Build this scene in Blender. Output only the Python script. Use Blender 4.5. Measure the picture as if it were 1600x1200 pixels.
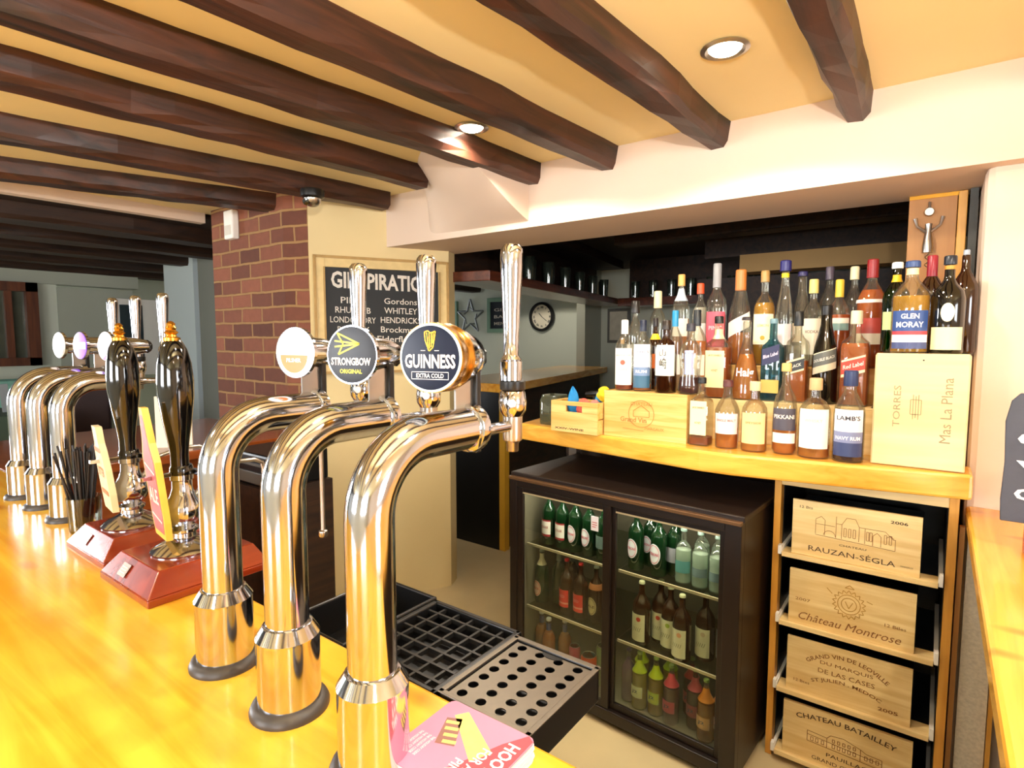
import bpy, math, random
from mathutils import Vector, Matrix
for o in list(bpy.data.objects): bpy.data.objects.remove(o)
SC = bpy.context.scene; COL = SC.collection
R = math.radians
def lin(h):
    h = h.lstrip('#'); v = [int(h[i:i+2], 16)/255 for i in (0, 2, 4)]
    return tuple((c/12.92 if c <= .04045 else ((c+.055)/1.055)**2.4) for c in v)+(1,)
# ------------------------------------------------------------------ camera
cd = bpy.data.cameras.new('camera'); cam = bpy.data.objects.new('camera', cd); COL.objects.link(cam)
cam.location = (0, 0, 1.38); cam.rotation_euler = (R(90-4.67), 0, R(36.8))
cd.sensor_fit = 'HORIZONTAL'; cd.sensor_width = 36; cd.lens = 894/1600*36; cd.clip_start = .02
SC.camera = cam
# ------------------------------------------------------------------ world, exposure, daylight through the windows
SC.view_settings.view_transform = 'Standard'; SC.view_settings.look = 'None'
SC.view_settings.gamma = 1; SC.view_settings.exposure = 0.32; SC.view_settings.use_curve_mapping = False
w = bpy.data.worlds.new('world'); SC.world = w; w.use_nodes = True
wn = w.node_tree.nodes; wl = w.node_tree.links
sky = wn.new('ShaderNodeTexSky'); sky.sky_type = 'HOSEK_WILKIE'; sky.turbidity = 5; sky.sun_direction = (.4, -.6, .7)
wl.new(sky.outputs[0], wn['Background'].inputs[0]); wn['Background'].inputs[1].default_value = 1.0
def area(name, loc, aim, sx, sy, power, color):
    ld = bpy.data.lights.new(name, 'AREA'); ld.shape = 'RECTANGLE'; ld.size = sx; ld.size_y = sy
    ld.energy = power; ld.color = color
    o = bpy.data.objects.new(name, ld); COL.objects.link(o); o.location = loc
    o.rotation_euler = (Vector(aim)-Vector(loc)).to_track_quat('-Z', 'Y').to_euler()
    return o
DAY = (.93, .96, 1.0)
area('window_daylight', (2.56, .25, 1.45), (0, 1.0, 1.75), 1.0, .8, 34, DAY)              # right hand window
area('window_daylight', (.9, -3.15, 1.45), (-.2, 1.9, 1.1), 1.5, 1.0, 70, DAY)          # windows behind the customers
area('window_daylight', (-2.2, -3.15, 1.45), (-1.5, 1, 1.0), 1.5, 1.0, 80, DAY)
area('window_daylight', (-7.45, -1.0, 1.4), (-3, .3, 1.2), 1.6, 1.1, 190, DAY)           # window of the far room
area('window_daylight', (-5.9, 5.9, 1.5), (-3.5, 3.6, 1.2), 1.4, 1.0, 12, DAY)           # window of the room behind
# ------------------------------------------------------------------ materials
def node_mat(name):
    m = bpy.data.materials.new(name); m.use_nodes = True
    return m, m.node_tree.nodes, m.node_tree.links, m.node_tree.nodes['Principled BSDF']
def setp(p, **k):
    for a, v in k.items():
        a = a.replace('_', ' ')
        if a in p.inputs: p.inputs[a].default_value = v
MC = {}
def mat(name, c, rough=.5, metal=0, var=.06, scale=12, coat=0, emit=0, bump=0, spec=None):
    if name in MC: return MC[name]
    m, n, l, p = node_mat(name)
    col = lin(c) if isinstance(c, str) else tuple(c)+(1,)
    setp(p, Roughness=rough, Metallic=metal, Coat_Weight=coat, Coat_Roughness=.08)
    if spec is not None: setp(p, Specular_IOR_Level=spec)
    tc = n.new('ShaderNodeTexCoord'); nz = n.new('ShaderNodeTexNoise'); nz.inputs['Scale'].default_value = scale
    nz.inputs['Detail'].default_value = 4
    l.new(tc.outputs['Object'], nz.inputs['Vector'])
    mx = n.new('ShaderNodeMix'); mx.data_type = 'RGBA'
    mx.inputs[6].default_value = tuple(max(0, x*(1-var)) for x in col[:3])+(1,)
    mx.inputs[7].default_value = tuple(min(1, x*(1+var)) for x in col[:3])+(1,)
    l.new(nz.outputs[0], mx.inputs[0]); l.new(mx.outputs[2], p.inputs['Base Color'])
    if emit:
        l.new(mx.outputs[2], p.inputs['Emission Color']); p.inputs['Emission Strength'].default_value = emit
    if bump:
        b = n.new('ShaderNodeBump'); b.inputs['Strength'].default_value = bump; b.inputs['Distance'].default_value = .005
        l.new(nz.outputs[0], b.inputs['Height']); l.new(b.outputs[0], p.inputs['Normal'])
    MC[name] = m; return m
def wood(name, c1, c2, axis='X', rough=.35, coat=0, gs=1.0, knots=False, bump=.15):
    if name in MC: return MC[name]
    m, n, l, p = node_mat(name)
    tc = n.new('ShaderNodeTexCoord'); mp = n.new('ShaderNodeMapping')
    s = {'X': (1, 14, 14), 'Y': (14, 1, 14), 'Z': (14, 14, 1)}[axis]
    mp.inputs['Scale'].default_value = tuple(v*gs for v in s)
    l.new(tc.outputs['Object'], mp.inputs[0])
    nz = n.new('ShaderNodeTexNoise'); nz.inputs['Scale'].default_value = 2.2; nz.inputs['Detail'].default_value = 7; nz.inputs['Distortion'].default_value = .8
    l.new(mp.outputs[0], nz.inputs['Vector'])
    cr = n.new('ShaderNodeValToRGB'); cr.color_ramp.elements[0].position = .32; cr.color_ramp.elements[1].position = .66
    cr.color_ramp.elements[0].color = lin(c1); cr.color_ramp.elements[1].color = lin(c2)
    l.new(nz.outputs[0], cr.inputs[0]); out = cr.outputs[0]
    if knots:
        vo = n.new('ShaderNodeTexVoronoi'); vo.inputs['Scale'].default_value = 5.5
        m2 = n.new('ShaderNodeMapping'); m2.inputs['Scale'].default_value = (.55, 1.5, .3); l.new(tc.outputs['Object'], m2.inputs[0]); l.new(m2.outputs[0], vo.inputs['Vector'])
        r2 = n.new('ShaderNodeValToRGB'); r2.color_ramp.elements[0].position = .02; r2.color_ramp.elements[1].position = .16
        r2.color_ramp.elements[0].color = (1, 1, 1, 1); r2.color_ramp.elements[1].color = (0, 0, 0, 1)
        l.new(vo.outputs['Distance'], r2.inputs[0])
        mx = n.new('ShaderNodeMix'); mx.data_type = 'RGBA'; mx.inputs[7].default_value = lin('#b4640f')
        l.new(r2.outputs[0], mx.inputs[0]); l.new(out, mx.inputs[6]); out = mx.outputs[2]
    l.new(out, p.inputs['Base Color'])
    setp(p, Roughness=rough, Coat_Weight=coat, Coat_Roughness=.12)
    if bump:
        b = n.new('ShaderNodeBump'); b.inputs['Strength'].default_value = bump; b.inputs['Distance'].default_value = .003
        l.new(nz.outputs[0], b.inputs['Height']); l.new(b.outputs[0], p.inputs['Normal'])
    MC[name] = m; return m
def glassy(name, tint, gl=.12, rough=.03, body=None, bw=0.0, fm=.55):
    """thin clear or tinted glass: see-through tint + reflections, optional cloudy body"""
    if name in MC: return MC[name]
    m = bpy.data.materials.new(name); m.use_nodes = True; n = m.node_tree.nodes; l = m.node_tree.links; n.clear()
    out = n.new('ShaderNodeOutputMaterial'); tr = n.new('ShaderNodeBsdfTransparent'); tr.inputs[0].default_value = lin(tint)
    g = n.new('ShaderNodeBsdfGlossy'); g.inputs['Roughness'].default_value = rough
    fr = n.new('ShaderNodeLayerWeight'); fr.inputs[0].default_value = .35
    ml = n.new('ShaderNodeMath'); ml.operation = 'MULTIPLY_ADD'; ml.inputs[1].default_value = fm; ml.inputs[2].default_value = gl*.35
    l.new(fr.outputs['Fresnel'], ml.inputs[0])
    base = tr.outputs[0]
    if bw:
        df = n.new('ShaderNodeBsdfDiffuse'); nz = n.new('ShaderNodeTexNoise'); nz.inputs['Scale'].default_value = 15
        mx0 = n.new('ShaderNodeMix'); mx0.data_type = 'RGBA'; c = lin(body)
        mx0.inputs[6].default_value = tuple(x*.9 for x in c[:3])+(1,); mx0.inputs[7].default_value = c
        l.new(nz.outputs[0], mx0.inputs[0]); l.new(mx0.outputs[2], df.inputs[0])
        tl = n.new('ShaderNodeBsdfTranslucent'); l.new(mx0.outputs[2], tl.inputs[0])
        a = n.new('ShaderNodeMixShader'); a.inputs[0].default_value = .5; l.new(df.outputs[0], a.inputs[1]); l.new(tl.outputs[0], a.inputs[2])
        b = n.new('ShaderNodeMixShader'); b.inputs[0].default_value = bw; l.new(base, b.inputs[1]); l.new(a.outputs[0], b.inputs[2]); base = b.outputs[0]
    mx = n.new('ShaderNodeMixShader'); l.new(ml.outputs[0], mx.inputs[0]); l.new(base, mx.inputs[1]); l.new(g.outputs[0], mx.inputs[2])
    l.new(mx.outputs[0], out.inputs[0]); MC[name] = m; return m
def brick_mat():
    m, n, l, p = node_mat('brick'); tc = n.new('ShaderNodeTexCoord'); sp = n.new('ShaderNodeSeparateXYZ'); l.new(tc.outputs['Object'], sp.inputs[0])
    ad = n.new('ShaderNodeMath'); ad.operation = 'ADD'; l.new(sp.outputs[0], ad.inputs[0]); l.new(sp.outputs[1], ad.inputs[1])
    cb = n.new('ShaderNodeCombineXYZ'); l.new(ad.outputs[0], cb.inputs[0]); l.new(sp.outputs[2], cb.inputs[1])
    nz0 = n.new('ShaderNodeTexNoise'); nz0.inputs['Scale'].default_value = 9; l.new(tc.outputs['Object'], nz0.inputs['Vector'])
    va = n.new('ShaderNodeVectorMath'); va.operation = 'SCALE'; va.inputs['Scale'].default_value = .014; l.new(nz0.outputs['Color'], va.inputs[0])
    vb = n.new('ShaderNodeVectorMath'); vb.operation = 'ADD'; l.new(cb.outputs[0], vb.inputs[0]); l.new(va.outputs[0], vb.inputs[1])
    bk = n.new('ShaderNodeTexBrick'); l.new(vb.outputs[0], bk.inputs['Vector'])
    bk.inputs['Scale'].default_value = 1; bk.inputs['Brick Width'].default_value = .2; bk.inputs['Row Height'].default_value = .077; bk.inputs['Mortar Size'].default_value = .0075; bk.inputs['Bias'].default_value = -.1
    bk.inputs['Color1'].default_value = lin('#94583f'); bk.inputs['Color2'].default_value = lin('#5c3325'); bk.inputs['Mortar'].default_value = lin('#a57d4e'); bk.inputs['Mortar Smooth'].default_value = .3
    nz = n.new('ShaderNodeTexNoise'); nz.inputs['Scale'].default_value = 30; nz.inputs['Detail'].default_value = 6; l.new(tc.outputs['Object'], nz.inputs['Vector'])
    mx = n.new('ShaderNodeMix'); mx.data_type = 'RGBA'; mx.blend_type = 'MULTIPLY'; mx.inputs[0].default_value = .3; l.new(bk.outputs[0], mx.inputs[6]); l.new(nz.outputs[0], mx.inputs[7])
    l.new(mx.outputs[2], p.inputs['Base Color']); setp(p, Roughness=.85)
    b = n.new('ShaderNodeBump'); b.inputs['Strength'].default_value = .7; b.inputs['Distance'].default_value = .008; b.invert = True; l.new(bk.outputs['Fac'], b.inputs['Height']); l.new(b.outputs[0], p.inputs['Normal'])
    return m
M = dict(
 pine=wood('varnished_pine', '#eca424', '#fac842', 'X', .2, .6, .8, True, .03),
 pine_y=wood('varnished_pine_lengthwise', '#d98f22', '#f0b544', 'Y', .25, .5, .8, True, .03),
 worktop=wood('worktop_pine', '#dc9426', '#f4bd52', 'X', .25, .5, .9, False, .03),
 crate=wood('crate_pine', '#dfbd7c', '#f0d79c', 'X', .6, 0, 1.3, False, .05),
 crate_old=wood('old_crate_pine', '#d2a24e', '#ecc67a', 'X', .6, 0, 1.5, False, .1),
 palecrate=wood('pale_box_board', '#e6c98e', '#edd6a4', 'X', .6, 0, .6, False, .03),
 beam=wood('dark_oak_beam', '#160a06', '#4a2615', 'Y', .5, .08, .8, False, .8),
 darkwood=wood('dark_wood', '#1a0e07', '#38200f', 'Y', .6, 0, 1),
 post=wood('orange_pine_post', '#c98a30', '#e0a548', 'Z', .4, .2, 1),
 mahog=wood('mahogany_varnish', '#6e2008', '#953414', 'Y', .18, .7, .7, False, .02),
 redbrown=wood('red_brown_bar_top', '#7c3a16', '#9c4f20', 'Y', .25, .4, .7),
 brownboard=wood('brown_ply', '#a46f34', '#b57f40', 'Z', .5, .1, .5),
 plaster=mat('cream_plaster', '#d9c4b0', .8, var=.03, scale=4, bump=.08),
 ceil=mat('ceiling_plaster', '#f0dfa8', .8, var=.04, scale=3, bump=.1),
 wallyellow=mat('old_cream_wall', '#dac592', .7, var=.08, scale=3, bump=.08),
 greygreen=mat('grey_green_wall', '#a9aea0', .8, var=.03, scale=3),
 palegreen=mat('pale_green_wall', '#ccd2c4', .8, var=.03, scale=3),
 paleblue=mat('pale_blue_wall', '#c4d2d6', .8, var=.02, scale=3),
 shadegrey=mat('shaded_column_grey', '#7d8078', .8, var=.03, scale=3),
 floor=mat('worn_cream_floor', '#c8b68c', .55, var=.14, scale=5, bump=.05),
 darkceil=mat('dark_ceiling', '#2a1a12', .7, var=.3, scale=4),
 brick=brick_mat(),
 chrome=mat('polished_chrome', '#c6c9d2', .11, 1, var=.02, scale=3),
 steel=mat('brushed_steel', '#776f64', .45, 1, var=.08, scale=60, bump=.03),
 satin=mat('satin_metal', '#b8b4ae', .28, 1, var=.04, scale=40),
 gold=mat('brass_gold', '#d09a3c', .25, 1, var=.08, scale=30),
 black=mat('black_plastic', '#0c0c0d', .35, var=.2, scale=20),
 rubber=mat('dark_rubber', '#39332f', .45, var=.1, scale=20),
 gloss_black=mat('gloss_black_lacquer', '#060607', .08, var=.1, coat=.8),
 fridge=mat('dark_brown_fridge_shell', '#1d130e', .4, var=.15, scale=30, bump=.05),
 fridgein=mat('fridge_liner', '#6a6250', .5, var=.08),
 edge=mat('pale_metal_strip', '#c9b994', .35, .3, var=.05),
 white=mat('white_plastic', '#efece4', .5, var=.03),
 clear=glassy('clear_glass', '#f4f6f2', .12),
 pane=glassy('fridge_pane', '#eef2ec', .03, fm=.10),
 paper=mat('cream_paper', '#f7efd8', .6, var=.03),
 ink=mat('brown_stamp_ink', '#8a5a2c', .8, var=.2, scale=80),
 darkink=mat('dark_stamp_ink', '#4a3422', .8, var=.2, scale=80),
 chalk=mat('chalk', '#d9d2c6', .9, var=.2, scale=90),
 board=mat('blackboard', '#15191b', .6, var=.2, scale=8),
 navy=mat('navy', '#131c38', .3, var=.1),
 lamp=mat('lamp_lens', '#fff3dc', .4, emit=30, var=.01),
)
def pmat(hexc, rough=.45, **k): return mat('print_'+hexc.strip('#'), hexc, rough, **k)
# ------------------------------------------------------------------ mesh building
class B:
    def __init__(s): s.v = []; s.f = []; s.m = []; s.sm = []; s.marks = []
    def add(s, vs, fs, mi=0, smooth=False):
        o = len(s.v); s.v += [tuple(v) for v in vs]; s.f += [tuple(i+o for i in f) for f in fs]; s.m += [mi]*len(fs); s.sm += [smooth]*len(fs); return s
    def box(s, x0, x1, y0, y1, z0, z1, mi=0):
        vs = [(x, y, z) for x in (x0, x1) for y in (y0, y1) for z in (z0, z1)]
        return s.add(vs, [(0, 1, 3, 2), (4, 6, 7, 5), (0, 4, 5, 1), (2, 3, 7, 6), (0, 2, 6, 4), (1, 5, 7, 3)], mi)
    def prism(s, poly, z0, z1, mi=0):
        n = len(poly); vs = [(x, y, z0) for x, y in poly]+[(x, y, z1) for x, y in poly]
        return s.add(vs, [tuple(range(n-1, -1, -1)), tuple(range(n, 2*n))]+[(i, (i+1) % n, n+(i+1) % n, n+i) for i in range(n)], mi)
    def lathe(s, prof, c=(0, 0, 0), axis=(0, 0, 1), seg=24, mi=0, smooth=True, sq=0, cap=True):
        """prof: (radius, height); sq>0 squares the section"""
        ax = Vector(axis).normalized(); u = ax.orthogonal().normalized() if abs(ax.z) < .999 else Vector((1, 0, 0)); v = ax.cross(u)
        vs = []; c = Vector(c)
        for r, h in prof:
            for k in range(seg):
                a = 2*math.pi*(k+.5)/seg; ca, sa = math.cos(a), math.sin(a); q = 1
                if sq: q = 1/((abs(ca)**sq+abs(sa)**sq)**(1/sq))
                vs.append(c+ax*h+(u*ca+v*sa)*(r*q))
        fs = [(i*seg+k, i*seg+(k+1) % seg, (i+1)*seg+(k+1) % seg, (i+1)*seg+k) for i in range(len(prof)-1) for k in range(seg)]
        s.add(vs, fs, mi, smooth)
        o = len(s.v)-len(vs)
        if cap:
            for i, fl in ((0, True), (len(prof)-1, False)):
                if prof[i][0] > 1e-5:
                    ring = [o+i*seg+k for k in range(seg)]
                    s.f.append(tuple(reversed(ring)) if fl else tuple(ring)); s.m.append(mi); s.sm.append(False)
        return s
    def tube(s, pts, r, seg=16, mi=0, cap=True):
        pts = [Vector(p) for p in pts]; rr = r if isinstance(r, (list, tuple)) else [r]*len(pts); vs = []; up = None
        for i, p in enumerate(pts):
            t = (pts[min(i+1, len(pts)-1)]-pts[max(i-1, 0)]).normalized()
            if up is None: up = t.orthogonal().normalized()
            up = (up-t*up.dot(t)).normalized(); b = t.cross(up)
            for k in range(seg):
                a = 2*math.pi*k/seg; vs.append(p+(up*math.cos(a)+b*math.sin(a))*rr[i])
        n = len(pts); fs = [(i*seg+k, i*seg+(k+1) % seg, (i+1)*seg+(k+1) % seg, (i+1)*seg+k) for i in range(n-1) for k in range(seg)]
        s.add(vs, fs, mi, True)
        if cap: s.add([], []); o = len(s.v)-len(vs); s.f += [tuple(o+k for k in reversed(range(seg))), tuple(o+(n-1)*seg+k for k in range(seg))]; s.m += [mi]*2; s.sm += [False]*2
        return s
    def grid(s, fn, nu, nv, mi=0, smooth=True):
        vs = [fn(i/nu, j/nv) for i in range(nu+1) for j in range(nv+1)]
        return s.add(vs, [(i*(nv+1)+j, (i+1)*(nv+1)+j, (i+1)*(nv+1)+j+1, i*(nv+1)+j+1) for i in range(nu) for j in range(nv)], mi, smooth)
    def xf(s, fn): s.v = [tuple(fn(v)) for v in s.v]; return s
def link(name, b, mats, parent=None, bevel=0, world=False):
    """make ONE mesh object; world=True: vertices are world coordinates and are moved into the parent's frame"""
    if name == 'lettering' and len(b.marks) > 1:        # every line of writing is a part of its own
        first = None; mk = b.marks+[(len(b.v), len(b.f))]
        for (v0, f0), (v1, f1) in zip(mk[:-1], mk[1:]):
            if f1 == f0: continue
            c = B(); c.v = b.v[v0:v1]; c.f = [tuple(i-v0 for i in f) for f in b.f[f0:f1]]; c.m = b.m[f0:f1]; c.sm = b.sm[f0:f1]
            o = link(name, c, mats, parent, bevel, world); first = first or o
        return first
    me = bpy.data.meshes.new(name)
    vs = b.v
    if parent is not None and world:
        off = Vector((0, 0, 0)); q = parent
        while q is not None: off += Vector(q.location); q = q.parent
        vs = [tuple(Vector(v)-off) for v in vs]
    me.from_pydata(vs, [], b.f)
    for mm in (mats if isinstance(mats, (list, tuple)) else [mats]): me.materials.append(mm)
    me.polygons.foreach_set('material_index', b.m); me.polygons.foreach_set('use_smooth', b.sm); me.update()
    if any(b.sm): me.set_sharp_from_angle(angle=R(38))
    o = bpy.data.objects.new(name, me); COL.objects.link(o)
    if parent is not None: o.parent = parent
    if bevel:
        md = o.modifiers.new('bevel', 'BEVEL'); md.width = bevel; md.segments = 2; md.limit_method = 'ANGLE'; md.angle_limit = R(50)
    return o
def tag(o, label, cat, group=None, kind=None):
    o['label'] = label; o['category'] = cat
    if group: o['group'] = group
    if kind: o['kind'] = kind
    return o
def thing(name, label, cat, loc=(0, 0, 0), rz=0, group=None):
    o = bpy.data.objects.new(name, None); COL.objects.link(o); o.location = loc; o.rotation_euler = (0, 0, rz); o.empty_display_size = .05
    return tag(o, label, cat, group)
def struct(name, b, mats, bevel=0): o = link(name, b, mats, bevel=bevel); o['kind'] = 'structure'; return o
def copy_tree(o, parent=None):
    c = o.copy(); COL.objects.link(c); c.parent = parent
    for ch in list(o.children): copy_tree(ch, c)
    return c
# lettering: the outline of a text as mesh data, width normalised
TXT = {}
def text_geo(s, bold=0.0, width=None, height=None, sx=1.0):
    key = (s, bold)
    if key not in TXT:
        cu = bpy.data.curves.new('text', 'FONT'); cu.body = s; cu.size = 1; cu.offset = bold; cu.resolution_u = 2
        o = bpy.data.objects.new('text', cu); COL.objects.link(o)
        dg = bpy.context.evaluated_depsgraph_get(); me = bpy.data.meshes.new_from_object(o.evaluated_get(dg))
        TXT[key] = ([tuple(v.co) for v in me.vertices], [tuple(p.vertices) for p in me.polygons])
        bpy.data.objects.remove(o); bpy.data.curves.remove(cu); bpy.data.meshes.remove(me)
    vs, fs = TXT[key]
    if not vs: return [], []
    xs = [v[0] for v in vs]; ys = [v[1] for v in vs]; x0, x1, y0, y1 = min(xs), max(xs), min(ys), max(ys)
    k = (width/(x1-x0)) if width else height/(y1-y0)
    ky = height/(y1-y0) if height else k
    return [((v[0]-(x0+x1)/2)*k*sx, (v[1]-(y0+y1)/2)*ky) for v in vs], fs
def put_text(b, s, fn, width=None, height=None, bold=0.0, mi=0, cx=0, cy=0):
    b.marks.append((len(b.v), len(b.f)))
    vs, fs = text_geo(s, bold, width, height)
    b.add([fn(x+cx, y+cy) for x, y in vs], fs, mi); return b
def strokes(b, polys, wdt, fn, mi=0):
    b.marks.append((len(b.v), len(b.f)))
    for poly in polys:
        for (xa, ya), (xb, yb) in zip(poly[:-1], poly[1:]):
            d = math.hypot(xb-xa, yb-ya)
            if d < 1e-6: continue
            nx, ny = -(yb-ya)/d*wdt/2, (xb-xa)/d*wdt/2
            b.add([fn(xa+nx, ya+ny), fn(xa-nx, ya-ny), fn(xb-nx, yb-ny), fn(xb+nx, yb+ny)], [(0, 1, 2, 3)], mi)
    return b
rnd = random.Random(7)
exec_sections = []
# ------------------------------------------------------------------ the setting
struct('floor', B().box(-7.6, 2.6, -3.2, 6.2, -.05, 0), M['floor'])
struct('ceiling', B().box(-3.42, 2.6, -3.2, 2.05, 2.085, 2.15), M['ceil'])
struct('ceiling_far', B().box(-7.6, -3.44, -3.2, 6.2, 2.06, 2.15), M['darkceil'])
struct('ceiling_rear', B().box(-3.42, 2.6, 2.37, 6.2, 2.09, 2.15), M['darkceil'])
struct('wall_header', B().box(-2.33, 2.6, 1.98, 2.37, 1.835, 2.15), M['plaster'])
struct('wall_column', B().prism([(.075, 2.03), (2.6, 2.03), (2.6, 2.6), (.075, 2.6)], 0, 1.84), M['plaster'], bevel=.02)
wr = B()
for a in [(2.6, 2.7, -3.3, -.3, 0, 2.15), (2.6, 2.7, .8, 2.03, 0, 2.15), (2.6, 2.7, -.3, .8, 0, 1.0), (2.6, 2.7, -.3, .8, 1.9, 2.15), (2.6, 2.7, 2.6, 6.2, 0, 2.15)]: wr.box(*a)
struct('wall_right', wr, M['plaster'])
wf = B()
for a in [(-7.6, -3.0, -3.3, -3.2, 0, 2.15), (-1.4, .1, -3.3, -3.2, 0, 2.15), (1.7, 2.6, -3.3, -3.2, 0, 2.15), (-3.0, -1.4, -3.3, -3.2, 0, .9), (-3.0, -1.4, -3.3, -3.2, 2.0, 2.15), (.1, 1.7, -3.3, -3.2, 0, .9), (.1, 1.7, -3.3, -3.2, 2.0, 2.15)]: wf.box(*a)
struct('wall_front', wf, mat('front_wall_white', '#dfe0dd', .8, var=.03))
struct('wall_left', B().box(-7.7, -7.6, -3.3, 6.2, 0, 2.15), M['palegreen'])
struct('wall_back', B().box(-7.6, 2.6, 6.0, 6.1, 0, 2.15), M['palegreen'])
# wooden window frames of the bar room
def frame_xz(b, x0, x1, z0, z1, y, t=.05, d=.06):
    b.box(x0, x0+t, y-d, y, z0, z1); b.box(x1-t, x1, y-d, y, z0, z1); b.box(x0, x1, y-d, y, z0, z0+t); b.box(x0, x1, y-d, y, z1-t, z1)
    b.box((x0+x1)/2-.015, (x0+x1)/2+.015, y-d, y, z0, z1)
for i, (a, c) in enumerate([(-3.0, -1.4), (.1, 1.7)]):
    fb = B(); frame_xz(fb, a, c, .9, 2.0, -3.2); struct('window_%d' % (i+1), fb, M['white'])
fb = B(); 
for a in [(2.6, 2.66, -.3, -.25, 1.0, 1.9), (2.6, 2.66, .75, .8, 1.0, 1.9), (2.6, 2.66, -.3, .8, 1.0, 1.05), (2.6, 2.66, -.3, .8, 1.85, 1.9)]: fb.box(*a)
struct('window_3', fb, M['white'])
# chalkboard wall, turned a little to the bar
struct('wall_chalkboard', B().prism([(-2.451, 1.647), (-2.12, 2.27), (-2.16, 2.36), (-2.36, 2.37), (-2.62, 1.9)], 0, 2.12), M['wallyellow'])
struct('wall_brick', B().prism([(-3.31, 1.61), (-2.60, 1.61), (-2.452, 1.66), (-2.62, 1.95), (-3.31, 1.95)], 0, 2.1), M['brick'])
# plaster haunch where the beams run out over the bar opening
def haunch(u, v):
    x = -1.97+u*.575; w = math.sin(u*math.pi/2)**.9
    y = 1.985-(.46*w+.02)*v; z = 1.86+(2.09-1.86)*(v**(1.2))
    return (x, y, z)
hb = B().grid(haunch, 16, 12)
hb.add([(-1.395, 1.985, 1.86), (-1.395, 1.985, 2.09), ]+[haunch(1, j/12) for j in range(13)], [tuple([1]+[2+j for j in range(12, -1, -1)])])
struct('wall_haunch', hb, M['plaster'])
# beams: bottom left edge (x,y) near and far
def beam(p0, p1, wid, yend, name='ceiling_beam', label='', z=2.005, zt=2.09, ystart=-3.15, gp='dark oak ceiling beams over the bar', m='beam', seed=1):
    rr = random.Random(seed); (xa, ya), (xb, yb) = p0, p1; sl = (xb-xa)/(yb-ya); n = 46; b = B(); vs = []
    for i in range(n+1):
        y = ystart+(yend-ystart)*i/n; x = xa+sl*(max(y, -1)-ya); j = lambda s=.006: rr.uniform(-s, s)
        ww = wid*(1+.06*math.sin(y*2.3+seed))*(1.38-.38*max(0, min(1, (y-1.45)/.5)))
        vs += [(x-.008+j(), y, zt), (x+j(), y, z+.02+j(.003)), (x+.014+j(.004), y, z+j(.003)), (x+ww-.014+j(.004), y, z+j(.003)), (x+ww+j(), y, z+.02+j(.003)), (x+ww+.006+j(), y, zt)]
    fs = [(i*6+k, i*6+k+1, (i+1)*6+k+1, (i+1)*6+k) for i in range(n) for k in range(5)]+[tuple(range(5, -1, -1)), tuple(n*6+k for k in range(6))]
    b.add(vs, fs)
    o = link(name, b, M[m]); return tag(o, label, 'beam', gp)
beam((-.275, 1.19), (-.262, 1.97), .062, 1.99, label='dark oak ceiling beam nearest the right, ending beside the near ceiling spotlight', seed=3)
beam((-.735, .85), (-.665, 1.97), .068, 1.99, label='dark oak ceiling beam ending over the middle of the bottles, left of the near spotlight', seed=5)
beam((-1.19, .5), (-1.07, 1.97), .07, 1.99, label='dark oak ceiling beam just right of the far ceiling spotlight', seed=8)
beam((-1.56, .35), (-1.41, 1.95), .072, 1.99, label='dark oak ceiling beam just left of the far ceiling spotlight', seed=11)
beam((-1.96, .43), (-1.84, 1.60), .075, 1.75, label='dark oak ceiling beam whose end fades into the curved plaster haunch', seed=14)
beam((-2.50, .54), (-2.27, 1.90), .075, 1.93, label='dark oak ceiling beam carrying the security camera dome', seed=17)
beam((-3.09, .66), (-2.80, 1.49), .085, 1.62, label='dark oak ceiling beam running into the top of the brick pillar', seed=21)
beam((.19, 1.0), (.19, 1.97), .07, 1.99, label='dark oak beam end at the right edge over the wall column', seed=24)
for i, xx in enumerate((-3.95, -4.55, -5.2, -5.9, -6.6)):
    beam((xx-.05, 0), (xx, 2), .16, 5.9, label='blackened beam on the dark low ceiling of the far room', z=1.975, zt=2.07, gp='blackened beams of the far room', m='darkwood', seed=30+i)
struct('trim_1', B().box(-3.46, -3.40, -3.2, 1.62, 2.03, 2.12), M['plaster'])
# far room seen past the pumps
struct('wall_far_column', B().prism([(-5.52, 2.25), (-4.97, 2.25), (-4.95, 2.8), (-5.52, 2.8)], 0, 2.06, 0), M['paleblue'])
struct('wall_far_shaded_side', B().box(-4.93, -4.4, 2.27, 2.6, 0, 2.06), M['shadegrey'])  # shaded side of the pale column, painted darker as its own block
struct('wall_far_screen', B().box(-6.6, -6.5, 1.74, 2.35, 0, 1.84), M['greygreen'])
struct('wall_far_bulkhead', B().box(-6.62, -6.48, -.5, 2.4, 1.86, 2.06), M['greygreen'])
struct('wall_far_pale', B().box(-6.58, -6.52, -.5, 1.74, 0, 1.13).box(-6.58, -6.52, 1.585, 1.74, 1.13, 1.86).box(-6.58, -6.52, -.5, .5, 1.13, 1.86), M['palegreen'])
wb = B()
for a in [(-6.56, -6.44, 1.50, 1.585, 1.13, 1.86), (-6.56, -6.44, .5, .58, 1.13, 1.86), (-6.56, -6.44, .5, 1.585, 1.13, 1.2), (-6.56, -6.44, .5, 1.585, 1.78, 1.86), (-6.54, -6.47, 1.36, 1.41, 1.2, 1.78), (-6.54, -6.47, 1.0, 1.04, 1.2, 1.78)]: wb.box(*a)
struct('window_4', wb, wood('brown_window_wood', '#4a2412', '#6e3a1e', 'Z', .4, .2))
struct('window_5', B().box(-6.52, -6.51, .5, 1.585, 1.13, 1.86), mat('dim_window_glass', '#55584c', .15, var=.2))
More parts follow.
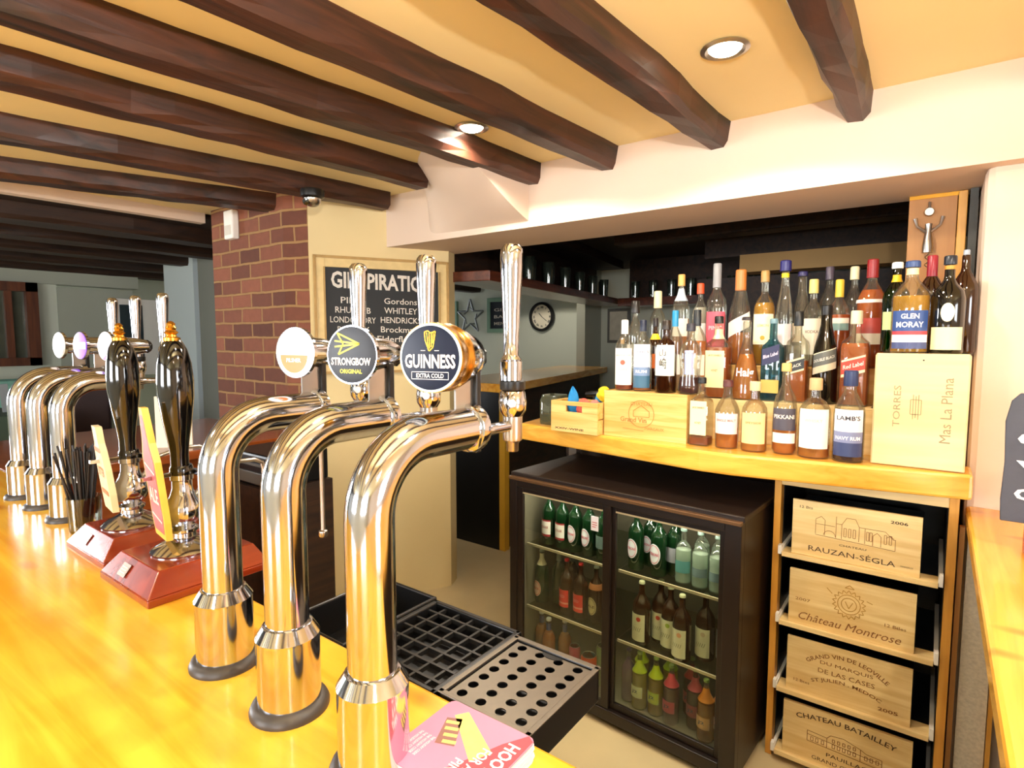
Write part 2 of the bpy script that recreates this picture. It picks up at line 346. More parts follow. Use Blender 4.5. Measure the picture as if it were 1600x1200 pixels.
# ------------------------------------------------------------------ bar counter, return and right hand counter
cb = B().prism([(-3.42, -.42), (.105, -.42), (.075, .52), (-3.42, .52)], .869, .909)
ct = thing('bar_counter', 'long yellow varnished pine bar counter carrying the beer taps', 'bar counter', (-1.6, 0, 0))
link('counter_top', cb, M['pine'], ct, .006, True)
link('counter_front', B().box(-3.3, .07, -.28, .40, 0, .869), M['darkwood'], ct, 0, True)
rt = thing('bar_counter', 'red-brown end of the bar counter in front of the brick pillar', 'bar counter', (-2.95, 1.06, 0))
link('counter_top', B().box(-3.42, -2.47, .522, 1.6, .871, .909), M['redbrown'], rt, .004, True)
link('counter_front', B().box(-3.35, -2.55, .524, 1.58, 0, .871), M['redbrown'], rt, 0, True)
rc = thing('side_counter', 'orange pine side counter at the right edge, with slate sign', 'bar counter', (.6, .8, 0))
link('counter_top', B().prism([(.078, 2.028), (.082, .526), (.108, .52), (.108, -.42), (1.3, -.42), (1.3, 2.028)], .862, .909), M['pine_y'], rc, .008, True)
link('counter_front', B().box(.2, 1.2, -.3, 2.02, 0, .862), M['darkwood'], rc, 0, True)
# ------------------------------------------------------------------ swan-neck beer fonts
def disc_fn(c, nrm):
    """frame on a badge: x to the viewer's right, y up"""
    n = Vector(nrm).normalized(); up = Vector((0, 0, 1)); xr = up.cross(n).normalized(); up2 = n.cross(xr)
    c = Vector(c)
    return lambda x, y, d=.0: tuple(c+xr*x+up2*y+n*d)
def font_body(root, zs=1.0):
    r = .0265; zc = .356; rb = .078; y1 = .160
    link('base_ring', B().lathe([(.0485, 0), (.0487, .004), (.046, .010), (.040, .0135)], seg=40), M['rubber'], root)
    link('sleeve', B().lathe([(.0385, .012), (.0385, .094), (.039, .098), (.030, .112), (.027, .113)], seg=48), M['chrome'], root)
    pts = [(0, 0, .10), (0, 0, .2), (0, 0, zc-rb)]+[(0, rb-rb*math.cos(a), zc-rb+rb*math.sin(a)) for a in [math.pi/2*i/12 for i in range(1, 13)]]+[(0, y1, zc)]
    link('neck', B().tube(pts, r, 40), M['chrome'], root)
    link('end_collar', B().lathe([(r, -.002), (.0305, 0), (.0315, .006), (.0305, .013), (.022, .017), (.010, .02)], (0, y1-.004, zc), (0, 1, 0), 36), M['chrome'], root)
    link('backplate', B().box(-.005, .005, y1+.010, y1+.020, zc-.034, zc+.078), M['black'], root, .002)
    link('steel_bracket', B().box(-.004, -.001, y1-.022, y1+.010, zc+.022, zc+.070), M['satin'], root)
    zt = .343; yt = .254
    link('shank', B().lathe([(.014, 0), (.009, .012), (.0078, .03), (.0078, yt-y1-.018)], (0, y1+.018, zt+.005), (0, 1, 0), 20), M['chrome'], root)
    tb = link('tap_body', B().lathe([(.0132, -.004), (.0138, .0), (.0138, .032)], (0, yt, zt-.012), (0, 0, 1), 28), M['satin'], root)
    link('nozzle', B().lathe([(.0078, -.017), (.0085, -.016), (.0085, -.006), (.0125, 0)], (0, yt, zt-.015), (0, 0, 1), 24), M['satin'], root)
    link('valve', B().lathe([(.0138, 0), (.0185, .008), (.0195, .02), (.0175, .034), (.014, .038)], (0, yt, zt+.018), (0, 0, 1), 28), M['chrome'], root)
    a = math.atan2(0, 1); 
    link('hex_button', B().lathe([(.0075, 0), (.0072, .003), (.006, .0036)], (.011, yt-.0155, zt+.038), (.5, -.85, 0), 6, smooth=False), M['satin'], root)
    link('collar', B().lathe([(.0175, 0), (.018, .002), (.018, .012), (.0165, .0135)], (0, yt, zt+.055), (0, 0, 1), 28), M['black'], root)
    link('handle', B().lathe([(.0155, 0), (.0155, .026), (.0135, .0275), (.0145, .029), (.0125, .032), (.0105, .035), (.0108, .06), (.0128, .105), (.0152, .15), (.0158, .172), (.0148, .180), (.0105, .1855), (.004, .187), (0, .187)], (0, yt-.004, zt+.0685), (0, .012, 1), 32), M['chrome'], root)
    return root
BC = (0, .094, .447); BN = (.13, -1, .02)
def badge(root, r=.040, drum=None, front='#ffffff', rim=None, emit=0, bn=.13, cy=.105, hl=.105):
    BN = (bn, -1, .02); n = Vector(BN).normalized(); c = Vector((BC[0], cy, BC[2]))
    L = .038 if drum else .010
    bk = link('badge_housing', B().lathe([(.018, .0), (.030 if drum else .024, .03), (r*.93 if drum else r*.62, hl*.55), (r*.9 if drum else r*.6, hl - L)], tuple(c-n*hl), tuple(n), 40), M['chrome'], root)
    link('housing_cap', B().lathe([(.005, -.012), (.014, -.010), (.02, 0), (.0195, .002)], tuple(c-n*(hl+.0002)), tuple(n), 8, smooth=False), M['black'], root)
    if drum: link('drum_band', B().lathe([(r*.97, 0), (r*1.03, .003), (r*1.03, .012), (r*1.0, .014), (r*1.0, .026), (r*1.03, .028), (r*1.02, L)], tuple(c-n*L), tuple(n), 48), M['gold'], root)
    else: link('badge_rim', B().lathe([(r*.9, 0), (r*1.0, .003), (r*1.0, L)], tuple(c-n*L), tuple(n), 48), M['chrome'], root)
    fm = mat('badge_face_'+front.strip('#'), front, .3, var=.03, emit=emit, spec=.25)
    mats = [fm]; b = B().lathe([(r*.95, 0), (r*.95, .001), (r*.7, .0018), (0, .002)], tuple(c), tuple(n), 48)
    if rim: b.lathe([(r*1.0, 0), (r*1.0, .0012), (r*.93, .0016)], tuple(c), tuple(n), 48, mi=1, cap=False); mats.append(pmat(rim, .3))
    fc = link('badge_face', b, mats, root)
    return fc, (lambda x, y, f=disc_fn(c+n*.0024, n): f(x, y))
def circ(x, y, r, n=16, a0=0, a1=360): return [(x+r*math.cos(R(a0+(a1-a0)*i/n)), y+r*math.sin(R(a0+(a1-a0)*i/n))) for i in range(n+1)]
def make_font(loc, label, group='swan neck beer fonts'):
    return font_body(thing('beer_font', label, 'beer tap', loc, 0, group))
f1 = make_font((-.477, .385, .909), 'nearest chrome swan neck beer tap, gold drum badge reading GUINNESS EXTRA COLD')
fc, fn = badge(f1, .0405, True, '#0f1730', '#bcd8e6', bn=.30, cy=.094, hl=.125)
lb = B(); put_text(lb, 'GUINNESS', fn, width=.066, height=.0165, bold=.03, cy=-.004)
put_text(lb, 'EXTRA COLD', fn, width=.036, height=.0052, bold=.02, cy=-.0208)
strokes(lb, [[(-.024, -.0165), (.024, -.0165), (.024, -.025), (-.024, -.025), (-.024, -.0165)], [(-.012, .0085), (-.006, .0085)], [(.006, .0085), (.012, .0085)]], .0007, fn)
link('lettering', lb, pmat('#eef2f6', .4), fc)
hp = [(-.007, .030), (-.006, .020), (-.001, .008), (.004, .012), (.006, .022), (.0072, .031)]
hb = B(); strokes(hb, [hp, [(-.007, .030), (-.003, .0315), (.001, .029), (.0072, .031)], [(-.004, .0295), (-.002, .012)], [(-.001, .029), (.0, .011)], [(.002, .029), (.002, .0125)], [(.0045, .030), (.0038, .017)]], .0014, fn)
link('harp_emblem', hb, M['gold'], fc)
f2 = make_font((-.645, .388, .909), 'middle chrome swan neck beer tap of the near three, dark badge reading STRONGBOW ORIGINAL')
fc, fn = badge(f2, .0405, False, '#2c2f38', None, bn=.30, cy=.108, hl=.105)
lb = B(); put_text(lb, 'STRONGBOW', fn, width=.064, height=.0105, bold=.03, cy=-.009)
link('lettering', lb, pmat('#f4f4f4', .4), fc)
lb = B(); put_text(lb, 'ORIGINAL', fn, width=.036, height=.006, bold=.03, cy=-.0225)
strokes(lb, [[(-.022, .030), (.014, .015), (-.020, .0005)], [(-.022, .030), (-.012, .015), (-.020, .0005)], [(-.026, .019), (.014, .015)], [(-.026, .011), (.014, .015)]], .0024, fn)
link('arrow_emblem', lb, pmat('#dfe24a', .4), fc)
f3 = make_font((-.812, .390, .909), 'farthest of the near three chrome beer taps, glowing white and orange badge')
fc, fn = badge(f3, .0400, False, '#fff6f2', None, emit=.45, bn=.22, cy=.126, hl=.085)
lb = B(); seg = circ(0, -.004, .028, 18, 180, 360)
lb.add([fn(x, y) for x, y in seg], [tuple(range(len(seg)))]); link('orange_panel', lb, mat('orange_glow', '#e07a3a', .3, emit=.2), fc)
lb = B(); n_ = disc_fn(Vector((0, .126, BC[2]))+Vector((.22, -1, .02)).normalized()*.0028, (.22, -1, .02)); put_text(lb, 'PILSNER', lambda x, y: n_(x, y), width=.03, height=.0065, bold=.03, cy=-.012)
link('lettering', lb, pmat('#ffffff', .4), fc)
# creamer pipe hanging from the third font and the far group of fonts
link('creamer_pipe', B().tube([(0, .150, .325), (-.004, .168, .326), (-.010, .176, .318), (-.014, .178, .30), (-.014, .178, .145)], .0038, 12).lathe([(.004, .012), (.0072, .010), (.0078, .003), (.006, 0)], (-.014, .178, .133), (0, 0, 1), 14), M['satin'], f3)
for (x, y, lab, c0, c1, tx) in [(-1.80, .475, 'nearest of the three far chrome beer taps, badge white and purple', '#f8f0ff', '#8a4fd0', 'ALE'),
                            (-1.985, .472, 'middle of the three far chrome beer taps, purple badge with white band', '#8a5ad8', '#f6f2ff', 'CIDER'),
                            (-2.155, .468, 'farthest of the three far chrome beer taps, pale cream badge', '#e9e0d6', '#8c6a70', 'LAGER')]:
    f = make_font((x, y, .909), lab)
    fc, fn = badge(f, .0405, False, c0, None, emit=.25)
    lb = B()
    if c0.startswith('#8a'): lb.add([fn(-.036, -.010), fn(.036, -.010), fn(.036, .010), fn(-.036, .010)], [(0, 1, 2, 3)])
    else:
        seg = circ(0, 0, .037, 10, 250, 350); lb.add([fn(a, b_) for a, b_ in seg], [tuple(range(len(seg)))])
    link('badge_print', lb, pmat(c1, .4), fc)
# ------------------------------------------------------------------ hand pumps
def hand_pump(x, yb, label, clip):
    t = thing('hand_pump', label, 'hand pump', (x, .50, .909), 0, 'hand pumps between the tap groups')
    w0, w1 = .112, .085; ya, yb2 = yb-.50, .115
    b = B(); n0 = [(-w0, ya), (w0, ya), (w0, yb2), (-w0, yb2)]; n1 = [(-w1, ya+.03), (w1, ya+.03), (w1, yb2-.02), (-w1, yb2-.02)]
    b.prism(n0, 0, .014)
    vs = [(a, c, .014) for a, c in [(p*.985, q) for p, q in n0]]+[(a, c, .052) for a, c in n1]
    b.add(vs, [(3, 2, 1, 0), (4, 5, 6, 7)]+[(i, (i+1) % 4, 4+(i+1) % 4, 4+i) for i in range(4)])
    bs = link('wooden_base', b, M['mahog'], t, .002)
    pl = B(); fr = lambda u, v: (-.055+u, ya+.0155-.0012+v*.62-.0135+.0130, .033+v*.79)
    pl.add([fr(-.016, -.012), fr(.016, -.012), fr(.016, .012), fr(-.016, .012)], [(0, 1, 2, 3)])
    plq = link('maker_plate', pl.xf(lambda v: (v[0]+.03, v[1]-.0012, v[2]+.0006)), pmat('#7a5a3a', .3, metal=.6), t)
    st = B()
    for k in (-1, 0, 1): strokes(st, [[(-.012, k*.005), (.012, k*.005)]], .0016, lambda u, v: (fr(u, v)[0]+.03, fr(u, v)[1]-.0018, fr(u, v)[2]+.001))
    link('engraving', st, pmat('#e0c9a0', .4), plq)
    link('flange', B().lathe([(.060, .0525), (.0605, .055), (.052, .062), (.034, .071), (.0225, .078)], (0, 0, 0), (0, 0, 1), 40), M['chrome'], t)
    link('pump_body', B().lathe([(.022, .076), (.021, .086), (.026, .089), (.026, .094), (.020, .098), (.030, .112), (.0345, .128), (.031, .145), (.023, .160), (.0185, .175), (.0185, .19), (.021, .192), (.021, .202)], (0, 0, 0), (0, 0, 1), 36), M['chrome'], t)
    link('lever_slot', B().lathe([(.0205, .2), (.0215, .205), (.021, .216), (.019, .22)], (0, 0, 0), (0, 0, 1), 28), M['gloss_black'], t)
    link('lever', B().lathe([(.0165, .215), (.0165, .245), (.0195, .27), (.026, .31), (.0315, .355), (.0325, .385), (.030, .42), (.0235, .448), (.0165, .462), (.014, .466)], (0, 0, 0), (0, -.01, 1), 36), M['gloss_black'], t)
    link('finial', B().lathe([(.0155, .464), (.0155, .470), (.010, .472), (.0085, .476), (.0125, .48), (.008, .485), (.0095, .489), (.0072, .4935), (.008, .497), (.0045, .501), (0, .5025)], (0, -.002, 0), (0, -.01, 1), 24), M['gold'], t)
    link('clip_bar', B().box(-.006, .004, -.075, .03, .2, .208).box(-.035, .028, .018, .026, .199, .209), M['chrome'], t, .001)
    clip(t)
    link('swan_neck', B().tube([(.0, .02, .15), (0, .06, .195), (0, .11, .208), (0, .150, .205), (0, .168, .196), (0, .170, .18), (0, .170, .075)], .0046, 12).lathe([(.0045, .02), (.008, .018), (.0085, .006), (.006, 0)], (0, .170, .056), (0, 0, 1), 14), M['satin'], t)
    return t
def clip_shield(t):
    o = [(-.045, .055), (.045, .055), (.052, .10), (.050, .16), (.037, .205), (.026, .222), (.026, .262), (-.022, .262), (-.022, .222), (-.037, .205), (-.050, .16), (-.052, .10)]
    def f(x, z, d): return (x*.85-d*.2+.008, -.045-d-(z-.16)*.10-x*.12, z*.9+.046)
    b = B(); n = len(o); b.add([f(x, z, 0) for x, z in o]+[f(x, z, .012) for x, z in o], [tuple(range(n)), tuple(range(2*n-1, n-1, -1))]+[(i, n+i, n+(i+1) % n, (i+1) % n) for i in range(n)])
    c = link('pump_clip', b, pmat('#ead9ac', .35), t)
    s = B(); strokes(s, [[(-.035, .205), (.035, .205)], [(-.04, .10), (.04, .10)]], .012, lambda x, z: f(x, z, .0128))
    put_text(s, 'BITTER', lambda x, z: f(x, z, .013), width=.07, height=.022, bold=.02, cy=.15); link('lettering', s, pmat('#c0703a', .5), c)
def clip_tall(t):
    o = [(-.042, .045), (.042, .045), (.05, .08), (.05, .20), (.03, .235), (.012, .30), (-.012, .30), (-.03, .235), (-.05, .20), (-.05, .08)]
    def f(x, z, d): return (x*.85-d*.2, -.042-d-(z-.16)*.10-x*.12, z+.040)
    b = B(); n = len(o); b.add([f(x, z, 0) for x, z in o]+[f(x, z, .011) for x, z in o], [tuple(range(n)), tuple(range(2*n-1, n-1, -1))]+[(i, n+i, n+(i+1) % n, (i+1) % n) for i in range(n)])
    c = link('pump_clip', b, pmat('#e8bd4c', .35), t)
    s = B(); s.add([f(x*.88, .165+(z-.165)*.9, .0115) for x, z in o], [tuple(range(n-1, -1, -1))]); link('printed_panel', s, pmat('#b3545c', .4), c)
    s = B(); put_text(s, 'ALE', lambda x, z: f(x, z, .012), width=.07, height=.03, bold=.02, cy=.13); strokes(s, [[(-.035, .19), (.035, .175)], [(-.035, .09), (.035, .08)]], .004, lambda x, z: f(x, z, .012)); link('lettering', s, pmat('#f2dfd2', .5), c)
hand_pump(-1.190, .388, 'nearer black handled beer pump on red mahogany base, tall red and yellow clip', clip_tall)
hand_pump(-1.447, .405, 'farther black handled beer pump on red mahogany base, cream shield clip', clip_shield)
# glass of straws between pumps and far fonts
t = thing('straw_glass', 'small glass tumbler full of black straws beside the far beer taps', 'glass', (-1.655, .47, .909))
link('tumbler', B().lathe([(.031, 0), (.033, .004), (.036, .085), (.0345, .085), (.0315, .006)], seg=28), M['clear'], t)
sb = B()
for i in range(34):
    a = rnd.uniform(0, 6.28); r0 = rnd.uniform(0, .02); r1 = rnd.uniform(.01, .055)
    sb.tube([(r0*math.cos(a), r0*math.sin(a), .008), (r1*math.cos(a+.3)-.012, r1*math.sin(a+.3), .2+rnd.uniform(-.01, .01))], .0026, 6)
so = link('straws', sb, mat('black_straw', '#1c1614', .4), t); so['kind'] = 'stuff'
# ------------------------------------------------------------------ drip trays and mats on the staff edge of the bar
t = thing('drip_tray', 'perforated steel drip tray in black surround under the nearest beer tap', 'drip tray', (-.445, .61, .909))
TX0, TX1, TY0, TY1 = -.514, -.368, .524, .700
tb = B(); tb.box(TX0, TX1, TY0, TY0+.006, .862, .909).box(TX0, TX1, TY1-.006, TY1, .862, .909).box(TX0, TX0+.006, TY0, TY1, .862, .909).box(TX1-.006, TX1, TY0, TY1, .862, .909).box(TX0, TX1, TY0, TY1, .860, .864)
link('tray', tb, M['black'], t, .002, True)
rb = B(); 
for a in [(TX0-.002, TX1+.002, TY0-.001, TY0+.007), (TX0-.002, TX1+.002, TY1-.007, TY1+.002), (TX0-.002, TX0+.006, TY0, TY1), (TX1-.006, TX1+.002, TY0, TY1)]: rb.box(*a, .9085, .9105)
link('steel_rim', rb, M['steel'], t, .001, True)
# perforated plate: real holes, cell by cell
gb = B(); cols, rows_ = 4, 7; x0, x1, y0, y1 = TX0+.008, TX1-.008, TY0+.008, TY1-.008; cw = (x1-x0)/cols; ch = (y1-y0)/rows_
def cell_hole(b, xa, xb, ya, yb, z, r, n=16, hole=True):
    cx, cy = (xa+xb)/2, (ya+yb)/2
    if not hole: b.add([(xa, ya, z), (xb, ya, z), (xb, yb, z), (xa, yb, z)], [(0, 1, 2, 3)]); return
    o = []; i_ = []
    for k in range(n):
        a = 2*math.pi*(k+.5)/n; c, s = math.cos(a), math.sin(a); q = 1/max(abs(c), abs(s))
        o.append((cx+(xb-xa)/2*c*q, cy+(yb-ya)/2*s*q, z)); i_.append((cx+r*c, cy+r*s, z))
    lo = [(x, y, z-.0015) for x, y, _ in i_]
    b.add(o+i_+lo, [(k, (k+1) % n, n+(k+1) % n, n+k) for k in range(n)]+[(n+k, n+(k+1) % n, 2*n+(k+1) % n, 2*n+k) for k in range(n)])
for i in range(cols):
    for j in range(rows_): cell_hole(gb, x0+cw*i, x0+cw*(i+1), y0+ch*j, y0+ch*(j+1), .9065, .0074, 20)
link('perforated_plate', gb, M['steel'], t, 0, True)
link('finger_notch', B().prism([(-.441+.018*math.cos(R(a)), TY1-.0075-.012*math.sin(R(a))) for a in range(0, 181, 15)], .9067, .9072), M['black'], t, 0, True)
link('bracket', B().box(-.47, -.42, .41, .6, .84, .859), M['black'], t, 0, True)
t = thing('glass_drainer', 'black plastic grid drainer tray behind the steel drip tray', 'tray', (-.62, .63, .88))
bx = (-.718, -.524, .524, .728); b = B()
b.box(bx[0], bx[0]+.01, bx[2], bx[3], .855, .902).box(bx[1]-.01, bx[1], bx[2], bx[3], .855, .902).box(bx[0], bx[1], bx[2], bx[2]+.01, .855, .902).box(bx[0], bx[1], bx[3]-.01, bx[3], .855, .902).box(bx[0], bx[1], bx[2], bx[3], .852, .857)
link('tray', b, M['black'], t, .003, True)
g = B()
for i in range(1, 6): x = bx[0]+(bx[1]-bx[0])*i/6; g.box(x-.0022, x+.0022, bx[2]+.01, bx[3]-.01, .889, .896)
for i in range(1, 7): y = bx[2]+(bx[3]-bx[2])*i/7; g.box(bx[0]+.01, bx[1]-.01, y-.0022, y+.0022, .889, .8965)
link('grid', g, mat('grid_plastic', '#1c1b1a', .3), t, 0, True)
link('bracket', B().box(-.66, -.58, .41, .6, .83, .851), M['black'], t, 0, True)
t = thing('waste_tray', 'open black plastic tray farthest along the staff edge, behind the grid drainer', 'tray', (-.8, .63, .88))
bx = (-.875, -.722, .524, .735); b = B()
b.box(bx[0], bx[0]+.007, bx[2], bx[3], .835, .903).box(bx[1]-.007, bx[1], bx[2], bx[3], .835, .903).box(bx[0], bx[1], bx[2], bx[2]+.007, .835, .903).box(bx[0], bx[1], bx[3]-.007, bx[3], .835, .903).box(bx[0], bx[1], bx[2], bx[3], .832, .838)
link('tray', b, M['black'], t, .003, True); link('bracket', B().box(-.83, -.77, .41, .6, .81, .831), M['black'], t, 0, True)
# stack of pink beer mats
for k in range(13):
    z = .9092+k*.00165; jx, jy, a = rnd.uniform(-.0012, .0012), rnd.uniform(-.0012, .0012), rnd.uniform(-.02, .02)
    if k == 12: jx = jy = a = 0
    w, h, r = .062, .058, .009; pts = []
    for cx_, cy_, a0 in ((w-r, h-r, 0), (-w+r, h-r, 90), (-w+r, -h+r, 180), (w-r, -h+r, 270)): pts += [(cx_+r*math.cos(R(a0+q)), cy_+r*math.sin(R(a0+q))) for q in (0, 30, 60, 90)]
    o = link('beer_mat', B().prism(pts, 0, .0015), [pmat('#f4e4dc', .6)] if k < 12 else [pmat('#cf7c9c', .5, var=.04)])
    o.location = (-.402+jx, .443+jy, z); o.rotation_euler = (0, 0, .02+a)
    tag(o, 'top beer mat of the pink stack, printed HOOVES with a picture of bottles' if k == 12 else 'beer mat in the pink stack under the printed top one', 'beer mat', 'stack of pink beer mats')
    if k == 12:
        zz = .00165; F = lambda x, y: (x, y, zz)
        link('red_corner', B().add([(.061, .052, zz-.0001), (.061, -.05, zz-.0001), (.056, -.0575, zz-.0001), (-.005, -.0578, zz-.0001), (.018, -.01, zz-.0001), (.035, .03, zz-.0001), (.052, .0578, zz-.0001)], [(0, 6, 5, 4, 3, 2, 1)]), pmat('#b8404e', .5), o)
        q = B(); T2 = lambda x, y: (y, -x, zz+.0001)
        put_text(q, 'HOOVES', T2, width=.068, height=.016, bold=.03, cx=-.002, cy=.048); put_text(q, 'FOR A &', T2, width=.05, height=.013, bold=.02, cx=.012, cy=.028)
        put_text(q, 'PINT', T2, width=.03, height=.011, bold=.02, cx=.03, cy=.012)
        for i in range(4): put_text(q, 'THE HOLIDAY CODE', T2, width=.034, height=.0035, cx=.022, cy=-.034-.006*i)
        link('lettering', q, pmat('#fbf1f1', .5), o)
        pb = B(); pb.add([F(*p) for p in [(-.028, -.012), (-.045, .028), (-.028, .036), (-.006, -.004)]], [(0, 3, 2, 1)]); pb.add([F(*p) for p in [(-.040, .036), (-.030, .050), (.034, .012), (.022, -.012)]], [(0, 3, 2, 1)], 1)
        strokes(pb, [[(-.041+.006*i, .022-.009*i), (-.026+.006*i, .028-.009*i)] for i in range(4)], .005, lambda x, y: (x, y, zz+.0001), 1)
        link('bottle_picture', pb, [pmat('#7a4638', .4), pmat('#f3cf5c', .4, var=.25, scale=90)], o)
# ------------------------------------------------------------------ bottles
BM = {}
GL = dict(clear=glassy('bottle_clear', '#f3f5ee', .14, body='#f4efe2', bw=.05), green=glassy('bottle_green', '#2f7d3c', .14), dark=mat('bottle_dark', '#0b0a08', .06, var=.1, coat=.5), olive=glassy('bottle_olive', '#6b7a2a', .14), bluegreen=glassy('bottle_bluegreen', '#8fc0c8', .14, body='#3f7f95', bw=.25), brown=mat('bottle_brown', '#2a1206', .07, var=.1, coat=.5), greenbeer=mat('bottle_green_beer', '#0c2410', .08, var=.1, coat=.5))  # whitish body in the clear glass paints in its bright, highlit look
def boost(h):
    v = [int(h.lstrip('#')[i:i+2], 16) for i in (0, 2, 4)]; m_ = max(v); k = min(255/m_, 1.6)
    return '#%02x%02x%02x' % tuple(int(min(255, x*k)) for x in v)
def liq(c, t=None):
    k = 'liquid_'+c.strip('#')
    return glassy(k, t or c, .02, .1, body=boost(c), bw=.72)
PROF = dict(  # (fraction of radius, fraction of height)
 std=[(.92, 0), (1, .02), (1, .60), (.93, .66), (.6, .74), (.36, .79), (.31, .83), (.30, .94)],
 tall=[(.92, 0), (1, .015), (1, .56), (.9, .64), (.5, .71), (.34, .76), (.31, .8), (.31, .95)],
 squat=[(.94, 0), (1, .02), (1, .56), (.95, .62), (.7, .70), (.36, .75), (.33, .79), (.33, .92)],
 square=[(.95, 0), (1, .015), (1, .62), (.9, .67), (.5, .72), (.34, .76), (.32, .93)],
 round=[(.8, 0), (.98, .05), (1, .3), (.97, .5), (.8, .63), (.45, .72), (.32, .78), (.31, .93)],
 waist=[(.9, 0), (1, .04), (.97, .15), (.86, .30), (.92, .48), (.98, .58), (.82, .68), (.42, .76), (.34, .8), (.33, .93)],
 flare=[(1, 0), (1.02, .03), (.95, .2), (.72, .42), (.48, .58), (.33, .68), (.28, .76), (.3, .93)],
 bell=[(.86, 0), (.9, .03), (1.0, .5), (.98, .56), (.75, .66), (.45, .74), (.36, .8), (.34, .93)],
 slope=[(.92, 0), (1, .015), (1, .45), (.86, .58), (.62, .70), (.45, .80), (.40, .94)],
 jug=[(.95, 0), (1.0, .03), (1, .52), (.93, .60), (.62, .70), (.42, .76), (.38, .80), (.38, .94)])
def bottle(name, label, loc, r, h, prof='std', glass='clear', liquid=None, fill=.5, cap=('#111111', .10, 1.15), lab=None, group=None, text=None, sq=0, face=None, cat='bottle', slant=0, neck=None, extra=None):
    """lab: list of (z0, z1, colour) as fractions of height; text: list of (string, z, height, colour, widthfrac)"""
    P = PROF[prof]; x, y, z = loc
    fa = math.atan2(-x, y)*.6 if face is None else face     # turned a little to the bar
    key = len(BM); o = link(name, B().lathe([(r*a, h*b) for a, b in P]+[(r*P[-1][0]*.9, h*.95)], seg=28, sq=sq), GL[glass])
    o.location = loc; o.rotation_euler = (0, 0, fa*.0)
    tag(o, label, cat, group)
    def rad(zf):
        for (a, b), (c, d) in zip(P[:-1], P[1:]):
            if b <= zf <= d: return r*(a+(c-a)*(zf-b)/(d-b))
        return r*P[-1][0]
    if liquid:
        pp = [(r*a*.93, max(h*b, .004)) for a, b in P if b < fill]+[(rad(fill)*.93, h*fill)]
        link('liquid', B().lathe(pp, seg=24, sq=sq), liq(*liquid) if isinstance(liquid, tuple) else liq(liquid), o)
    if cap:
        cc, cl, cw = cap; rt = r*P[-1][0]
        cm = pmat(cc, .35)
        link('cap', B().lathe([(rt*cw, h*(1-cl)), (rt*cw*1.02, h*(1-cl)+.002), (rt*cw, h-.003), (rt*cw*.85, h)], seg=24), cm, o)
    if neck:
        n0, n1, nc = neck; link('neck_band', B().lathe([(rad(n0)*1.03, h*n0), (rad((n0+n1)/2)*1.03, h*(n0+n1)/2), (rad(n1)*1.03, h*n1)], seg=24, cap=False), pmat(nc, .4), o)
    span = 1.05
    def wrap(u, zz, d=.0012):     # u in metres across, zz height in metres
        if sq:
            R0 = rad(min(max(zz/h, 0), 1))/(2**(1/sq))*1.0; R0 = max(R0, r*.70)
            q = (u*math.cos(fa)-(-R0*1.06-d)*math.sin(fa), u*math.sin(fa)+(-R0*1.06-d)*math.cos(fa))
            return (q[0], q[1], zz)
        R0 = rad(min(max(zz/h, 0), .95))+d; a = u/R0+fa
        return (R0*math.sin(a), -R0*math.cos(a), zz)
    if sq:
        fa0 = 0; 
        def wrap(u, zz, d=.0012, R1=r*.98*(1 if sq > 5 else 1.03)): return (u, -(R1+d), zz)
    if lab:
        b = B(); mats = []; half = r*(.80 if sq else span)
        for (z0, z1, c) in lab:
            mi = len(mats); mats.append(pmat(c, .45))
            b.grid(lambda u, v, z0=z0, z1=z1: wrap((u-.5)*2*half, h*(z0+(z1-z0)*v)+slant*(u-.5)*2*half), 12, 8, mi)
        lo = link('label', b, mats, o)
        if text:
            for ti, (s, zf, hh, c, wf) in enumerate(text):
                tb_ = B(); put_text(tb_, s, lambda a, q: wrap(a, h*zf+q+slant*a, .0018), width=2*half*wf, height=hh*h, bold=.02)
                link('lettering', tb_, pmat(c, .5), lo)
    if extra: extra(o, wrap, h, r)
    return o
def disc(wr, z0, rr, ky=1.0, d=.0022, cx=0):
    return B().grid(lambda u, v: wr(cx+rr*v*math.cos(2*math.pi*u), z0+ky*rr*v*math.sin(2*math.pi*u), d), 24, 4)
WB, GB, VB = 'whisky_bottle', 'gin_bottle', 'spirit_bottle'
g1 = 'spirit bottles in the front row on the worktop'; z1 = 1.021
bottle(WB, 'square honey whiskey bottle with cream label, leftmost of the front row on the worktop', (-.632, 1.905, z1), .0335, .226, 'square', 'clear', '#7a3008', .12, ('#111111', .09, 1.25), [(.16, .66, '#f4e8b4')], g1, [("JACK DANIEL'S", .56, .04, '#6a5a34', .75), ('HONEY', .34, .035, '#8a7848', .4)], sq=6)
bottle(WB, 'whisky bottle with pale pink-white label, second in the front row', (-.547, 1.903, z1), .0385, .221, 'bell', 'clear', '#d98a1e', .28, ('#5a2a28', .10, 1.2), [(.22, .52, '#f6ded6')], g1, [('SINGLE MALT', .42, .035, '#a0706a', .8)])
bottle(WB, 'whisky bottle with peach label and cork stopper, third in the front row', (-.463, 1.903, z1), .0385, .220, 'squat', 'clear', '#e49a2a', .5, ('#e8cf9a', .13, 1.3), [(.12, .56, '#f1cd92')], g1, [('SPEYSIDE', .42, .03, '#b08a4a', .6)])
bottle(WB, 'tall necked whisky bottle with dark grey label, fourth in the front row', (-.376, 1.912, z1), .0355, .280, 'round', 'clear', '#e08a12', .32, ('#d9b26a', .09, 1.3), [(.13, .24, '#f0ead8'), (.27, .51, '#4a4550')], g1, [('PIKKANI', .42, .045, '#ece4d8', .85)])
